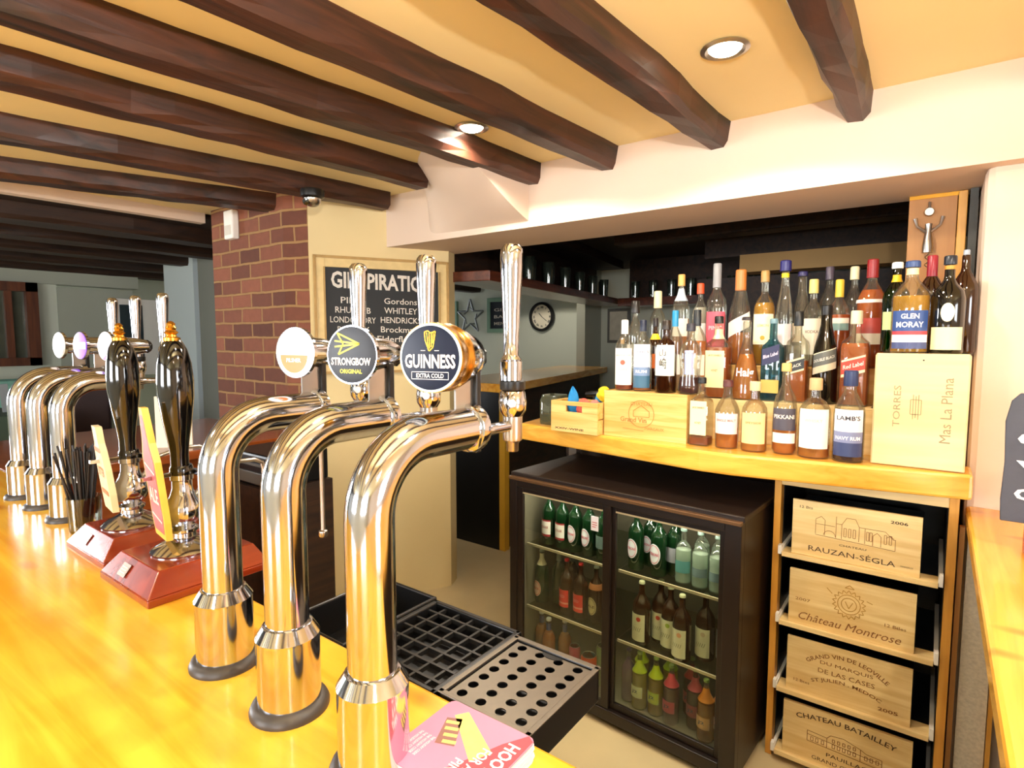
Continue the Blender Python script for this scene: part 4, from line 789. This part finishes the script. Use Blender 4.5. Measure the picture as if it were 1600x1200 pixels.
for i, (u, v, lq, nk, lb_) in enumerate([(.522, .105, '#c8b428', '#b8c81e', '#d8dca0'), (.583, .11, '#c8a428', '#b8c81e', '#b8c83a'), (.645, .10, '#5a3030', '#c84048', '#c0505a'), (.717, .13, '#5a3a34', '#b84a50', '#a04a50'), (.768, .095, '#e0921e', '#e08a30', '#e0a868'), (.812, .12, '#d88a28', '#d88a50', '#e0b088'), (.497, .17, '#c8b428', '#b8c81e', '#d8dca0'), (.60, .19, '#c8b428', '#a8c81e', '#d8dca0'), (.68, .19, '#5a3030', '#c84048', '#c0505a')]):
    L = ['lime yellow bottle, front left', 'lime yellow bottle with green label, second in front', 'dark berry bottle with pink label, third in front', 'dark berry bottle, fourth along', 'orange bottle with orange label, fifth in front', 'orange bottle against the door edge, right end', 'lime bottle behind the front left one', 'lime bottle at the back between the yellow and berry bottles', 'berry bottle with red neck at the back'][i]+' of the right bottom shelf'
    beer(L, u, v, .056, h=.205, r=.0275, glass='clear', liquid=lq, fill=.62, lab=[(.22, .42, lb_)], group=ga, cap='#8a9a50', neck=(.66, .86, nk), text=[('J2', .32, .07, '#2a4a5a', .4)], name='juice_bottle')
beer('purple bottle at the far left of the right bottom shelf', .470, .12, .056, h=.19, r=.026, glass='clear', liquid='#6a4a6a', fill=.8, cap='#4a3a50', group=ga, name='juice_bottle')
# ------------------------------------------------------------------ wine rack with sliding shelves
RK = thing('wine_rack', 'pine rack under the worktop with four sliding shelves of wine boxes', 'rack', (-.17, 2.15, 0))
for (a, c) in ((-.405, -.385), (.040, .062)): link('side_panel', B().box(a, c, 1.95, 2.37, 0, .952), M['post'], RK, .001, True)
link('top_rail', B().box(-.385, .04, 1.952, 1.97, .912, .952), M['crate'], RK, .001, True)
link('bottom_rail', B().box(-.385, .04, 1.952, 1.97, .012, .030), M['post'], RK, .001, True)
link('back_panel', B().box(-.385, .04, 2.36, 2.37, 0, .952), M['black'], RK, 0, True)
link('side_shade', B().box(-.3849, -.383, 1.99, 2.36, 0, .952).box(.038, .0399, 1.99, 2.36, 0, .952), M['black'], RK, 0, True)  # black sheets paint the shade on the inner sides of the rack
ZS = [.702, .478, .256, .040]
for z_ in ZS:
    sh = link('sliding_shelf', B().box(-.372, .026, 1.925, 1.99, z_-.006, z_).box(-.372, .026, 1.921, 1.929, z_-.012, z_+.003), M['crate'], RK, .001, True)
    link('shelf_shade_plate', B().box(-.372, .026, 1.9905, 2.3, z_-.006, z_-.0005), M['black'], sh, 0, True)  # black plate paints the shade at the back of the shelf
    link('runner', B().box(-.382, -.372, 1.93, 2.34, z_-.008, z_+.010), M['white'], RK, 0, True); link('runner', B().box(.026, .037, 1.93, 2.34, z_-.008, z_+.010), M['white'], RK, 0, True)
    link('runner_bracket', B().box(-.384, -.374, 1.925, 1.945, z_-.008, z_+.020), M['white'], RK, .001, True); link('runner_bracket', B().box(.027, .037, 1.925, 1.945, z_-.008, z_+.026), M['white'], RK, .001, True)
def wbox(i, label, x0, x1, z_, deco):
    h = .173; t = thing('wine_box', label, 'wine box', ((x0+x1)/2, 2.08, z_), 0, 'wooden wine boxes on the rack shelves')
    b = B(); b.box(x0, x1, 1.940, 1.952, z_+.0005, z_+h)
    link('box_front', b, M['crate'], t, .001, True)
    link('box_body', B().box(x0, x1, 1.9525, 2.2, z_+.0005, z_+h-.045), M['black'], t, .001, True)  # black block stands for the shade inside the box
    cx, cz = (x0+x1)/2, z_+h/2; F = lambda a, q: (cx+a, 1.9391, cz+q)
    for (nm, m_, fn_) in deco:
        s = B(); fn_(s, F); link(nm, s, m_, t, 0, True)
    return t
def chateau1(s, F):
    L = [[(-.10, -.012), (-.10, .035), (-.085, .045), (-.075, .035), (-.075, -.012)], [(-.1, .02), (-.048, .02)], circ(-.062, -.012, .016, 10, 0, 180), [(-.045, -.014), (-.045, .052)], [(-.045, .03), (-.03, .03), (-.018, .052), (.005, .052), (.015, .03), (.03, .03), (.08, .03), (.1, .01), (.105, .01)],
         [(.03, .03), (.03, -.016)], [(-.03, .03), (-.03, -.014)], [(.015, .03), (.015, -.014)], [(-.1, -.014), (.105, -.022), (.105, .012)], [(.05, -.018), (.05, .012), (.06, .022), (.07, .012), (.07, -.018)], [(.082, .012), (.092, .02), (.102, .012)]]
    L += [[(x, -.006), (x, .02), (x+.006, .02), (x+.006, -.006), (x, -.006)] for x in (-.024, -.012, .0, .034, .042, .078, .09)]
    strokes(s, L, .0014, F)
wbox(0, 'top wine box on the rack, stamped RAUZAN-SEGLA and 2006 with a castle drawing', -.348, -.016, ZS[0], [
 ('castle_drawing', M['ink'], chateau1),
 ('lettering', M['darkink'], lambda s, F: (put_text(s, 'RAUZAN-SÉGLA', F, width=.225, height=.020, cx=-.005, cy=-.058), put_text(s, '12 Bts', F, width=.036, height=.008, cx=-.128, cy=.066), put_text(s, '2006', F, width=.042, height=.009, bold=.02, cx=.112, cy=.062), put_text(s, 'CHATEAU', F, width=.07, height=.006, cx=.0, cy=-.034), put_text(s, 'MARGAUX', F, width=.03, height=.005, cx=.135, cy=-.062)))])
def crest(s, F):
    L = [circ(0, .012, .020, 18), circ(0, .012, .030, 18)]
    for k in range(18):
        a = 2*math.pi*k/18; r1 = .034; L.append([(r1*math.cos(a), .012+r1*math.sin(a)), ((r1+.010)*math.cos(a+.2), .012+(r1+.010)*math.sin(a+.2)), ((r1+.003)*math.cos(a+.34), .012+(r1+.003)*math.sin(a+.34))])
    L += [[(-.012, .062), (0, .072), (.012, .062), (-.012, .062)], [(-.045, .035), (-.06, .05)], [(.045, .035), (.06, .03)], [(-.01, .02), (0, .0), (.01, .02)]]
    strokes(s, L, .0022, F)
wbox(1, 'second wine box from the top, script Chateau Montrose with a round crest and 2007', -.349, -.019, ZS[1], [
 ('crest', mat('light_burn', '#b88a3c', .8, var=.3, scale=60), crest),
 ('lettering', M['ink'], lambda s, F: (put_text(s, 'Château Montrose', lambda a, q: F(a+q*.35, q-.058), width=.27, height=.024), put_text(s, '2007', F, width=.042, height=.009, cx=-.125, cy=-.006), put_text(s, '12 Btles', F, width=.052, height=.009, cx=.118, cy=-.022)))])
def arc_text(s, txt, F, r, cy, w_, h_, sgn=1):
    put_text(s, txt, lambda a, q: F((r+q)*math.sin(a/r), cy+sgn*((r+q)*math.cos(a/r)-r)), width=w_, height=h_, bold=.01)
wbox(2, 'third wine box from the top, stamped GRAND VIN DE LEOVILLE and 2005', -.348, -.018, ZS[2], [
 ('lettering', M['ink'], lambda s, F: (arc_text(s, 'GRAND VIN DE LEOVILLE', F, .17, .062, .235, .013), put_text(s, 'DU MARQUIS', F, width=.14, height=.013, cy=.030), put_text(s, 'DE LAS CASES', F, width=.15, height=.014, cy=.004), arc_text(s, 'ST JULIEN . MEDOC', lambda x, z_: F(x, z_), .22, -.018, .19, .014), put_text(s, '12 Btes', F, width=.045, height=.009, cx=-.12, cy=-.05), put_text(s, '2005', F, width=.05, height=.011, bold=.02, cx=.11, cy=-.058)))])
def chateau2(s, F):
    L = [[(-.10, .012), (-.10, -.022), (.10, -.03), (.10, .0), (.06, .002), (.045, .01), (.0, .024), (-.035, .02), (-.045, .008), (-.1, .012)], [(-.1, 0), (.1, -.012)], [(-.045, .008), (-.045, -.024)], [(.045, .01), (.045, -.026)]]
    L += [[(x, -.018), (x, -.006), (x+.007, -.006), (x+.007, -.018), (x, -.018)] for x in (-.09, -.076, -.06, -.03, -.016, -.002, .012, .026, .056, .07, .085)]
    L += [[(x, .0), (x, .01), (x+.006, .01), (x+.006, .0), (x, .0)] for x in (-.03, -.016, -.002, .012, .026)]
    strokes(s, L, .0018, F)
wbox(3, 'bottom wine box on the rack, stamped CHATEAU BATAILLEY with a country house', -.352, -.008, ZS[3], [
 ('house_drawing', M['ink'], chateau2),
 ('lettering', M['darkink'], lambda s, F: (arc_text(s, 'CHATEAU BATAILLEY', F, .55, .066, .27, .016), put_text(s, 'PAUILLAC', F, width=.11, height=.012, cx=.01, cy=-.046), put_text(s, 'GRAND CRU CLASSE', F, width=.19, height=.012, cx=.01, cy=-.070)))])
# boards leaning beside the rack
o = link('board', B().box(.066, .078, 1.97, 1.99, .0, .86), M['brownboard']); tag(o, 'narrow brown board standing between rack and side counter', 'board')
o = link('board', B().box(.086, .150, 1.985, 2.0, .0, .84), mat('speckled_board', '#cfc6b2', .8, var=.3, scale=120, bump=.3)); tag(o, 'white speckled board standing beside the wine rack', 'board')
o = link('board', B().box(.152, .162, 1.97, 1.99, .0, .84), M['post']); tag(o, 'thin orange pine strip at the right of the speckled board', 'board')
# ------------------------------------------------------------------ slate sign on the side counter
t = thing('slate_sign', 'dark slate sign with white writing standing on the side counter at the right edge', 'sign', (.25, 1.62, .909))
rr = random.Random(4); ed = [(-.128, .072), (-.130, .12), (-.127, .2), (-.130, .29), (-.122, .335), (-.108, .352), (.13, .354), (.13, .072)]
b = B(); n = len(ed); b.add([(x, 0, z) for x, z in ed]+[(x, .009, z) for x, z in ed], [tuple(range(n)), tuple(range(2*n-1, n-1, -1))]+[(i, n+i, n+(i+1) % n, (i+1) % n) for i in range(n)])
sl = link('slate', b, mat('slate', '#3a3f4c', .55, var=.35, scale=14, bump=.6), t, .002)
s = B()
for i, (tx, zz) in enumerate([('CASH', .235), ('VISA', .175), ('ONLY', .115)]): put_text(s, tx, lambda a, q: (a, -.0012, q), width=.145, height=.026, bold=.03, cx=-.036, cy=zz+.02)
link('lettering', s, pmat('#e8ecf2', .6), sl)
link('wooden_stand', B().box(-.085, .10, -.03, .04, 0, .07), mat('pink_wood', '#b86a50', .5), t, .004)
# ------------------------------------------------------------------ chalkboard on the turned wall
d = Vector((-2.12+2.451, 2.27-1.647, 0)); wl_ = d.length; d.normalize(); nrm = Vector((d.y, -d.x, 0))
def CW(u, z_, off=0): q = Vector((-2.451, 1.647, 0))+d*u+nrm*off; return (q.x, q.y, z_)
def wbx(b, u0, u1, z0, z1, o0, o1): 
    vs = [CW(u, z_, o) for u in (u0, u1) for o in (o1, o0) for z_ in (z0, z1)]
    return b.add(vs, [(0, 1, 3, 2), (4, 6, 7, 5), (0, 4, 5, 1), (2, 3, 7, 6), (0, 2, 6, 4), (1, 5, 7, 3)])
CB = thing('chalkboard', 'cream framed chalkboard reading GINSPIRATION on the wall beside the brick pillar', 'chalkboard', CW(.35, 1.2, .0))
b = B(); f = .055; U0, U1, Z0, Z1 = .015, wl_-.008, 1.20, 1.775
wbx(b, U0, U0+f, Z0, Z1, .001, .022); wbx(b, U1-f, U1, Z0, Z1, .001, .022); wbx(b, U0+f, U1-f, Z0, Z0+f, .001, .022); wbx(b, U0+f, U1-f, Z1-f, Z1, .001, .022)
link('frame', b, mat('distressed_cream', '#d9bf84', .6, var=.18, scale=25), CB, .003, True)
b = B(); f2_ = .013
for a in [(U0-.0, U0+f2_, Z0, Z1), (U1-f2_, U1, Z0, Z1), (U0, U1, Z1-f2_, Z1), (U0, U1, Z0, Z0+f2_), (U0+f-.008, U0+f, Z0+f, Z1-f), (U1-f, U1-f+.008, Z0+f, Z1-f)]: wbx(b, *a, .022, .029)
link('frame_moulding', b, mat('worn_frame_edge', '#b08c50', .6, var=.25, scale=30), CB, .001, True)
link('slate_panel', wbx(B(), U0+f, U1-f, Z0+f, Z1-f, .001, .012), M['board'], CB, 0, True)
s = B(); um = (U0+U1)/2
def CT(txt, uc, zc_, w_, h_, bold=.01, jig=0): put_text(s, txt, lambda a, q: CW(uc+a, zc_+q-a*.02, .0135), width=w_, height=h_, bold=bold)
CT('GINSPIRATION', um, 1.657, .515, .082, .03)
link('lettering', s, M['chalk'], CB, 0, True); s = B()
Ls = [('PINK', 'Gordons'), ('RHUBARB', 'WHITLEY'), ('LONDON DRY', 'HENDRICKS'), ('BOMBAY', 'Brockmans'), ('SLOE GIN', 'Elderflower'), ('TANQUERAY', 'Monkey')]
for i, (a_, c_) in enumerate(Ls):
    s = B(); CT(a_, um-.155, 1.562-i*.048, .032*len(a_)**.8+.02, .030, .005); link('menu_line', s, M['chalk'], CB, 0, True)
    s = B(); CT(c_, um+.085, 1.562-i*.048, .036*len(c_)**.8, .030, .005); link('menu_line', s, M['chalk'], CB, 0, True)
# sensor and camera dome
t = thing('motion_sensor', 'small white motion sensor box on the brick pillar under the ceiling', 'sensor', (-3.055, 1.61, 1.90))
link('housing', B().box(-.045, .045, -.04, 0, 0, .15), M['white'], t, .008); link('lens', B().box(-.03, .03, -.044, -.04, .02, .07), mat('sensor_lens', '#d8d4c8', .3), t, .001)
t = thing('security_camera', 'small dark dome security camera under a ceiling beam', 'camera', (-2.17, 1.485, 2.004))
link('dome_base', B().lathe([(.048, 0), (.05, -.008), (.048, -.03), (.036, -.038)], seg=28), M['black'], t)
link('dome', B().lathe([(.036, -.036), (.033, -.055), (.02, -.068), (0, -.072)], seg=28), M['satin'], t); link('lens', B().lathe([(.015, 0), (.015, .012), (.008, .014)], (.0, -.026, -.052), (.3, -.8, -.35), 16), M['gloss_black'], t)
# ------------------------------------------------------------------ brown board and hooks in the right recess
t = thing('notice_board', 'brown plywood panel behind the box bottles at the right of the opening', 'board', (-.03, 2.3, 1.34))
link('panel', B().box(-.105, .02, 2.30, 2.315, 1.34, 1.833), M['brownboard'], t, .001, True); link('edge_batten', B().box(.022, .045, 2.285, 2.305, 1.52, 1.833), M['post'], t, .002, True)
link('gold_edge', B().box(-.105, .045, 2.294, 2.300, 1.822, 1.834), M['gold'], t, 0, True); link('lower_block', B().box(.02, .048, 2.28, 2.31, 1.34, 1.51), M['brownboard'], t, .003, True)
o = link('dark_batten', B().box(.050, .070, 2.27, 2.37, 1.021, 1.833), mat('dark_grey_batten', '#3a3c38', .5, var=.4, scale=30)); tag(o, 'dark worn strip between the brown panel and the wall column', 'board')
t = thing('corkscrew', 'metal winged corkscrew hanging from a hook on the brown panel', 'corkscrew', (-.050, 2.296, 1.66))
link('wall_hook', B().tube([(0, .002, .145), (0, -.012, .147), (0, -.014, .13)], .004, 8), M['satin'], t)
link('corkscrew_body', B().lathe([(.014, -.03), (.015, -.01), (.011, .02), (.008, .04), (.010, .06)], (0, -.012, .02), (0, 0, 1), 16), M['satin'], t)
for s_ in (-1, 1): link('lever_arm', B().tube([(s_*.006, -.012, .055), (s_*.03, -.012, .075), (s_*.036, -.012, .10)], [.005, .004, .006], 8), M['satin'], t)
link('key_handle', B().lathe([(.012, -.004), (.014, 0), (.012, .004)], (0, -.012, .118), (0, 1, 0), 16), M['satin'], t); link('screw_worm', B().tube([(0.005*math.cos(k*.9), -.012+.005*math.sin(k*.9), -.012-k*.0035) for k in range(14)], .0016, 6), M['satin'], t)
# ------------------------------------------------------------------ room behind the opening
t = thing('rear_counter', 'orange pine counter of the room behind, with black end panel', 'bar counter', (-2.4, 2.9, 0))
link('counter_top', B().prism([(-2.205, 2.83), (-2.16, 2.86), (-2.66, 5.15), (-3.2, 5.15), (-2.75, 2.83)], 1.03, 1.085), M['pine_y'], t, .004, True)
link('end_panel', B().box(-2.73, -2.235, 2.85, 2.87, 0, 1.03), M['black'], t, 0, True); link('end_post', B().box(-2.235, -2.19, 2.85, 2.90, 0, 1.03), mat('yellow_post', '#c99a2c', .5), t, .002, True)
link('counter_front', B().prism([(-2.24, 2.88), (-2.21, 2.9), (-2.72, 5.1), (-2.82, 5.1)], 0, 1.03), M['darkwood'], t, 0, True)
t = thing('glass_gantry', 'dark wooden shelf of glasses hung over the rear counter', 'shelf', (-2.15, 3.4, 1.68))
ga_, gb_ = Vector((-1.93, 2.40)), Vector((-2.43, 5.0)); gd = (gb_-ga_).normalized(); gn = Vector((gd.y, -gd.x))
if gn.x < 0: gn = -gn
def GP(s_, o_): q = ga_+gd*s_+gn*o_; return (q.x, q.y)
glen = (gb_-ga_).length
link('shelf_board', B().prism([GP(-.02, 0), GP(glen, 0), GP(glen, -.28), GP(-.02, -.28)], 1.68, 1.735), wood('gantry_wood', '#3a1c12', '#6a3420', 'Y', .3, .3, .8), t, .004, True)
link('back_board', B().prism([GP(0, -.26), GP(glen, -.26), GP(glen, -.28), GP(0, -.28)], 1.745, 2.09), M['darkwood'], t, 0, True)
link('top_beam', B().prism([GP(0, 0), GP(glen, 0), GP(glen, -.28), GP(0, -.28)], 2.02, 2.09), M['darkwood'], t, 0, True)
for k in range(14):
    q = GP(.35+k*.165, -.09-.06*(k % 2)); o = link('stemless_glass', B().lathe([(.030, 0), (.034, .004), (.040, .12), (.041, .15), (.039, .15), (.032, .01)], seg=16), glassy('dim_glass', '#b8c0b4', .3, body='#8a9a88', bw=.12)); o.location = (q[0], q[1], 1.7455)
    tag(o, 'clear beer glass upright on the dark gantry shelf', 'glass', 'beer glasses on the gantry')
link('cross_shelf', B().box(-2.36, -1.10, 4.75, 5.02, 1.66, 1.73), wood('gantry_wood', '', ''), t, .004, True)
link('cross_back', B().box(-2.36, -1.10, 4.99, 5.02, 1.73, 2.09), M['darkwood'], t, 0, True)
for k in range(7):
    o = link('stemless_glass', B().lathe([(.030, 0), (.034, .004), (.040, .12), (.041, .15), (.039, .15), (.032, .01)], seg=16), glassy('dim_glass', '')); o.location = (-2.24+k*.17, 4.86, 1.7305)
    tag(o, 'clear beer glass upright on the cross shelf of the gantry', 'glass', 'beer glasses on the cross shelf')
# clock, star, pictures on the far wall
t = thing('wall_clock', 'round black rimmed clock with white face on the far wall', 'clock', (-4.0, 6.0, 1.635))
link('rim', B().lathe([(.172, 0), (.185, .03), (.180, .055), (.150, .06), (.148, .03)], (0, 0, 0), (0, -1, 0), 40, cap=False), M['black'], t)
fc = link('clock_face', B().lathe([(.150, .025), (.149, .03), (0, .03)], (0, 0, 0), (0, -1, 0), 36), M['paper'], t)
s = B(); F = lambda a, q: (a, -.033, q)
ROM = ['XII', 'I', 'II', 'III', 'IIII', 'V', 'VI', 'VII', 'VIII', 'IX', 'X', 'XI']
for k in range(12):
    a = 2*math.pi*k/12; s = B()
    put_text(s, ROM[k], lambda x, y, a=a: F(.118*math.sin(a)+x*math.cos(a)+y*math.sin(a), .118*math.cos(a)-x*math.sin(a)+y*math.cos(a)), height=.026, bold=.03)
    link('numeral', s, M['black'], fc)
link('hour_hand', strokes(B(), [[(0, 0), (-.045, .045)]], .010, lambda a, q: (a, -.035, q)), M['black'], t); link('minute_hand', strokes(B(), [[(0, 0), (.075, -.055)]], .007, lambda a, q: (a, -.037, q)), M['black'], t)
o = link('wall_star', B(), M['satin']); bpy.data.objects.remove(o)
sp = []; 
for k in range(11): rr_ = .24 if k % 2 == 0 else .095; a = math.pi*k/5; sp.append((rr_*math.sin(a), rr_*math.cos(a)))
b = B(); 
for (xa, ya), (xb, yb) in zip(sp[:-1], sp[1:]): b.tube([(xa, 0, ya), (xb, 0, yb)], .012, 6)
for k in range(5): b.tube([(sp[2*k][0]*.5, .0, sp[2*k][1]*.5), (sp[2*k+1][0], 0, sp[2*k+1][1])], .009, 6)
o = link('wall_star', b, mat('grey_wire', '#7a7f80', .4, .6)); o.location = (-5.18, 5.97, 1.66); tag(o, 'grey openwork metal star on the far wall', 'wall star')
def picture(x0, x1, z0, z1, frm, inn, label, txt=None):
    t = thing('picture_frame', label, 'picture', ((x0+x1)/2, 5.99, z0)); b = B(); f = .055
    b.box(x0, x1, 5.96, 5.998, z0, z0+f).box(x0, x1, 5.96, 5.998, z1-f, z1).box(x0, x0+f, 5.96, 5.998, z0+f, z1-f).box(x1-f, x1, 5.96, 5.998, z0+f, z1-f)
    link('frame', b, mat('frame_'+frm, '#'+frm, .5), t, .004, True); p = link('picture', B().box(x0+f, x1-f, 5.975, 5.995, z0+f, z1-f), mat('pic_'+inn, '#'+inn, .5, var=.3, scale=9), t, 0, True)
    if txt:
        s = B()
        for i, w_ in enumerate(txt): put_text(s, w_, lambda a, q: (a, 5.973, q), width=(x1-x0)*.5, height=.04, bold=.01, cx=(x0+x1)/2, cy=z1-.16-.09*i)
        link('lettering', s, M['chalk'], p, 0, True)
picture(-4.88, -4.42, 1.44, 1.90, '7a9c86', '1c2430', 'small green framed chalkboard between star and clock', ['GIN', 'BAR', 'MENU'])
picture(-5.75, -5.42, 1.42, 1.88, '7a9c86', '26303a', 'green framed board half hidden by the cream chalkboard frame')
struct('wall_rear_return', B().box(-3.05, -2.95, 5.2, 6.0, 0, 2.1), M['greygreen'])
struct('wall_rear_pale', B().box(-2.95, -1.2, 5.55, 5.65, 0, 2.1), M['palegreen'])
picture_b = thing('picture_frame', 'pale picture in grey frame left of the spirit bottles', 'picture', (-2.72, 5.54, 1.4))
link('frame', B().box(-2.86, -2.60, 5.52, 5.545, 1.32, 1.68), mat('grey_frame', '#6a6a66', .5), picture_b, .003, True); link('picture', B().box(-2.83, -2.63, 5.515, 5.52, 1.35, 1.65), mat('pale_picture', '#c8c6b6', .5, var=.25, scale=14), picture_b, 0, True)
struct('wall_rear_dark', B().box(-1.45, 1.6, 4.20, 4.25, 0, 1.80), M['darkwood'])
struct('trim_2', B().box(-1.10, 1.6, 4.0, 4.2, 1.81, 1.925), mat('rear_cream_beam', '#b8925a', .7))
struct('wall_rear_over', B().box(-1.35, 1.6, 4.05, 4.25, 1.925, 2.1), M['darkwood'])
for i, yy in enumerate((2.75, 3.45)):
    o = link('ceiling_beam', B().box(-1.75, 1.6, yy, yy+.16, 1.98, 2.095), M['darkwood'], None, .01); tag(o, ['dark beam over the bottles in the rear room, nearer one', 'dark beam over the bottles in the rear room, farther one'][i], 'beam', 'dark beams of the rear room')
# ------------------------------------------------------------------ far left bits
t = thing('menu_holder', 'pale menu card with a brown picture standing behind the hand pumps', 'menu card', (-2.62, 1.08, .909), R(50))
link('card', B().box(-.07, .07, -.006, .006, 0, .22), M['paper'], t); link('printed_picture', B().box(-.01, .06, -.0085, -.0065, .06, .15), pmat('#7c5f4a', .5), t)
t = thing('till', 'black till and receipt printer on the staff side behind the near hand pump', 'till', (-2.15, 1.28, 0))
link('stand', B().box(-.16, .16, -.14, .14, 0, .80), M['darkwood'], t); link('till_body', B().box(-.15, .15, -.13, .13, .80, .93), M['black'], t, .01); link('drawer', B().box(-.14, .14, -.138, -.13, .815, .86), mat('till_grey', '#5a5650', .4), t, .002)
link('vent', B().box(-.13, .13, -.136, -.13, .885, .893), mat('till_grey', '#5a5650', .4), t)
t = thing('armchair', 'dark plum leather high backed chair beyond the counter between taps and pumps', 'chair', (-4.6, 1.36, 0), R(80))
lm = mat('plum_leather', '#3c2a2c', .45, var=.2, scale=12, bump=.2)
link('seat', B().box(-.2, .2, -.3, .3, .3, .46), lm, t, .04); link('backrest', B().grid(lambda u, v: (-.17+.34*u, .26+.03*math.cos(u*math.pi*12)*.3+.06*v, .4+.72*v), 48, 8).box(-.17, .17, .275, .36, .38, 1.10), lm, t, .02)
for (a, c) in ((-.15, -.25), (.15, -.25), (-.15, .28), (.15, .28)): link('leg', B().lathe([(.018, 0), (.028, .3)], (a, c, 0)), M['darkwood'], t)
t = thing('armchair', 'mint green upholstered chair in the far left room under the window', 'chair', (-5.62, 1.04, 0), R(82))
gm = mat('mint_fabric', '#7fb3a4', .8, var=.12, scale=30)
link('seat', B().box(-.3, .3, -.3, .3, .35, .5), gm, t, .04); link('backrest', B().box(-.32, .32, .24, .36, .45, 1.05), gm, t, .05)
for (a, c) in ((-.25, -.25), (.25, -.25), (-.25, .28), (.25, .28)): link('leg', B().lathe([(.018, 0), (.028, .35)], (a, c, 0)), M['darkwood'], t)
t = thing('table_box', 'dark green box table behind the far taps with menus standing in it', 'table', (-4.55, .86, 0), R(0))
link('body', B().box(-.26, .26, -.17, .17, 0, .93), mat('bottle_green_paint', '#43584a', .6, var=.1), t, .01)
for k, (a, rz_) in enumerate(((-.05, .25), (.06, -.1))):
    o = link('menu_stick', B().box(-.02, .02, -.004, .004, 0, .17), mat('menu_grey', '#8a9296', .6)); o.location = (-4.5, .86+a, .9305); o.rotation_euler = (0, rz_*.5, R(80)); tag(o, ['slim grey menu standing on the green box, leaning left', 'slim grey menu standing on the green box, upright'][k], 'menu', 'menus on the green box')
t = thing('door_panel', 'white framed picture of a bottle on the far wall behind the pump handles', 'picture', (-6.495, 2.2, 1.1))
link('frame', B().box(-6.498, -6.47, 2.16, 2.6, 1.0, 1.76), M['white'], t, .004, True); link('picture', B().box(-6.47, -6.465, 2.22, 2.42, 1.08, 1.70), mat('dark_picture', '#2c3a40', .4, var=.3, scale=8), t, 0, True)
# ------------------------------------------------------------------ recessed ceiling spotlights, some of them added, and an added uplighter
t = thing('added_uplighter', 'added unseen bowl uplighter standing in for a camera flash', 'lamp', (.12, -.06, 1.66))  # added bowl lamp out of view, does the work of a camera flash
link('cord', B().tube([(-.075, 0, .0), (-.075, 0, .42)], .003, 8).tube([(.075, 0, .0), (.075, 0, .42)], .003, 8), M['black'], t)
link('bowl', B().lathe([(.02, -.05), (.055, -.035), (.078, .0), (.075, .0), (.052, -.031), (.018, -.045)], seg=28), M['satin'], t)
link('bulb', B().lathe([(.012, -.045), (.014, -.03), (.024, -.012), (.02, .004), (0, .012)], seg=20), M['lamp'], t)
ld = bpy.data.lights.new('spot', 'SPOT'); ld.energy = 95; ld.color = (1, .93, .86); ld.spot_size = R(130); ld.spot_blend = .35; ld.shadow_soft_size = .02
lo = bpy.data.objects.new('spot', ld); COL.objects.link(lo); lo.parent = t; lo.location = (0, 0, .02)
lo.rotation_euler = Vector((-.50, .50, .80)).to_track_quat('-Z', 'Y').to_euler()
def downlight(x, y, label, power, z=2.085, tilt=(0, 0)):
    t = thing('ceiling_spotlight', label, 'spotlight', (x, y, z), 0, 'recessed ceiling spotlights')
    link('rim', B().lathe([(.038, -.001), (.056, -.003), (.058, -.006), (.047, -.010), (.039, -.006)], seg=36, cap=False), M['satin'], t)
    link('bulb', B().lathe([(.039, -.004), (.033, -.010), (.018, -.016), (0, -.018)], seg=28), M['lamp'], t)
    ld = bpy.data.lights.new('spot', 'SPOT'); ld.energy = power; ld.color = (1, .89, .74); ld.spot_size = R(150); ld.spot_blend = .12; ld.shadow_soft_size = .03
    lo = bpy.data.objects.new('spot', ld); COL.objects.link(lo); lo.parent = t; lo.location = (0, 0, -.03); lo.rotation_euler = (tilt[0], tilt[1], 0)
for (x, y, lab, p) in [(-.457, 1.478, 'nearer recessed ceiling spotlight, between the two right hand beams', 22), (-1.297, 1.507, 'farther recessed ceiling spotlight, between two middle beams', 25),
                       (.42, .78, 'ceiling spotlight over the side counter', 40), (-.30, .50, 'added unseen ceiling spotlight over the nearest tap', 24), (-1.2, -.15, 'added unseen ceiling spotlight over the bar counter', 26), (-1.9, -.45, 'added unseen ceiling spotlight over the far taps', 26), (-.35, -.9, 'added unseen ceiling spotlight over the customer side', 22), (.9, -.5, 'added unseen ceiling spotlight over the front right of the room', 18)]:  # spots out of view, added for overall brightness, except over the side counter
    downlight(x, y, lab, p)
downlight(-3.6, 4.9, 'added unseen ceiling spotlight of the room behind, before the clock wall', 42, 2.09)  # added spot, brightens the clock wall
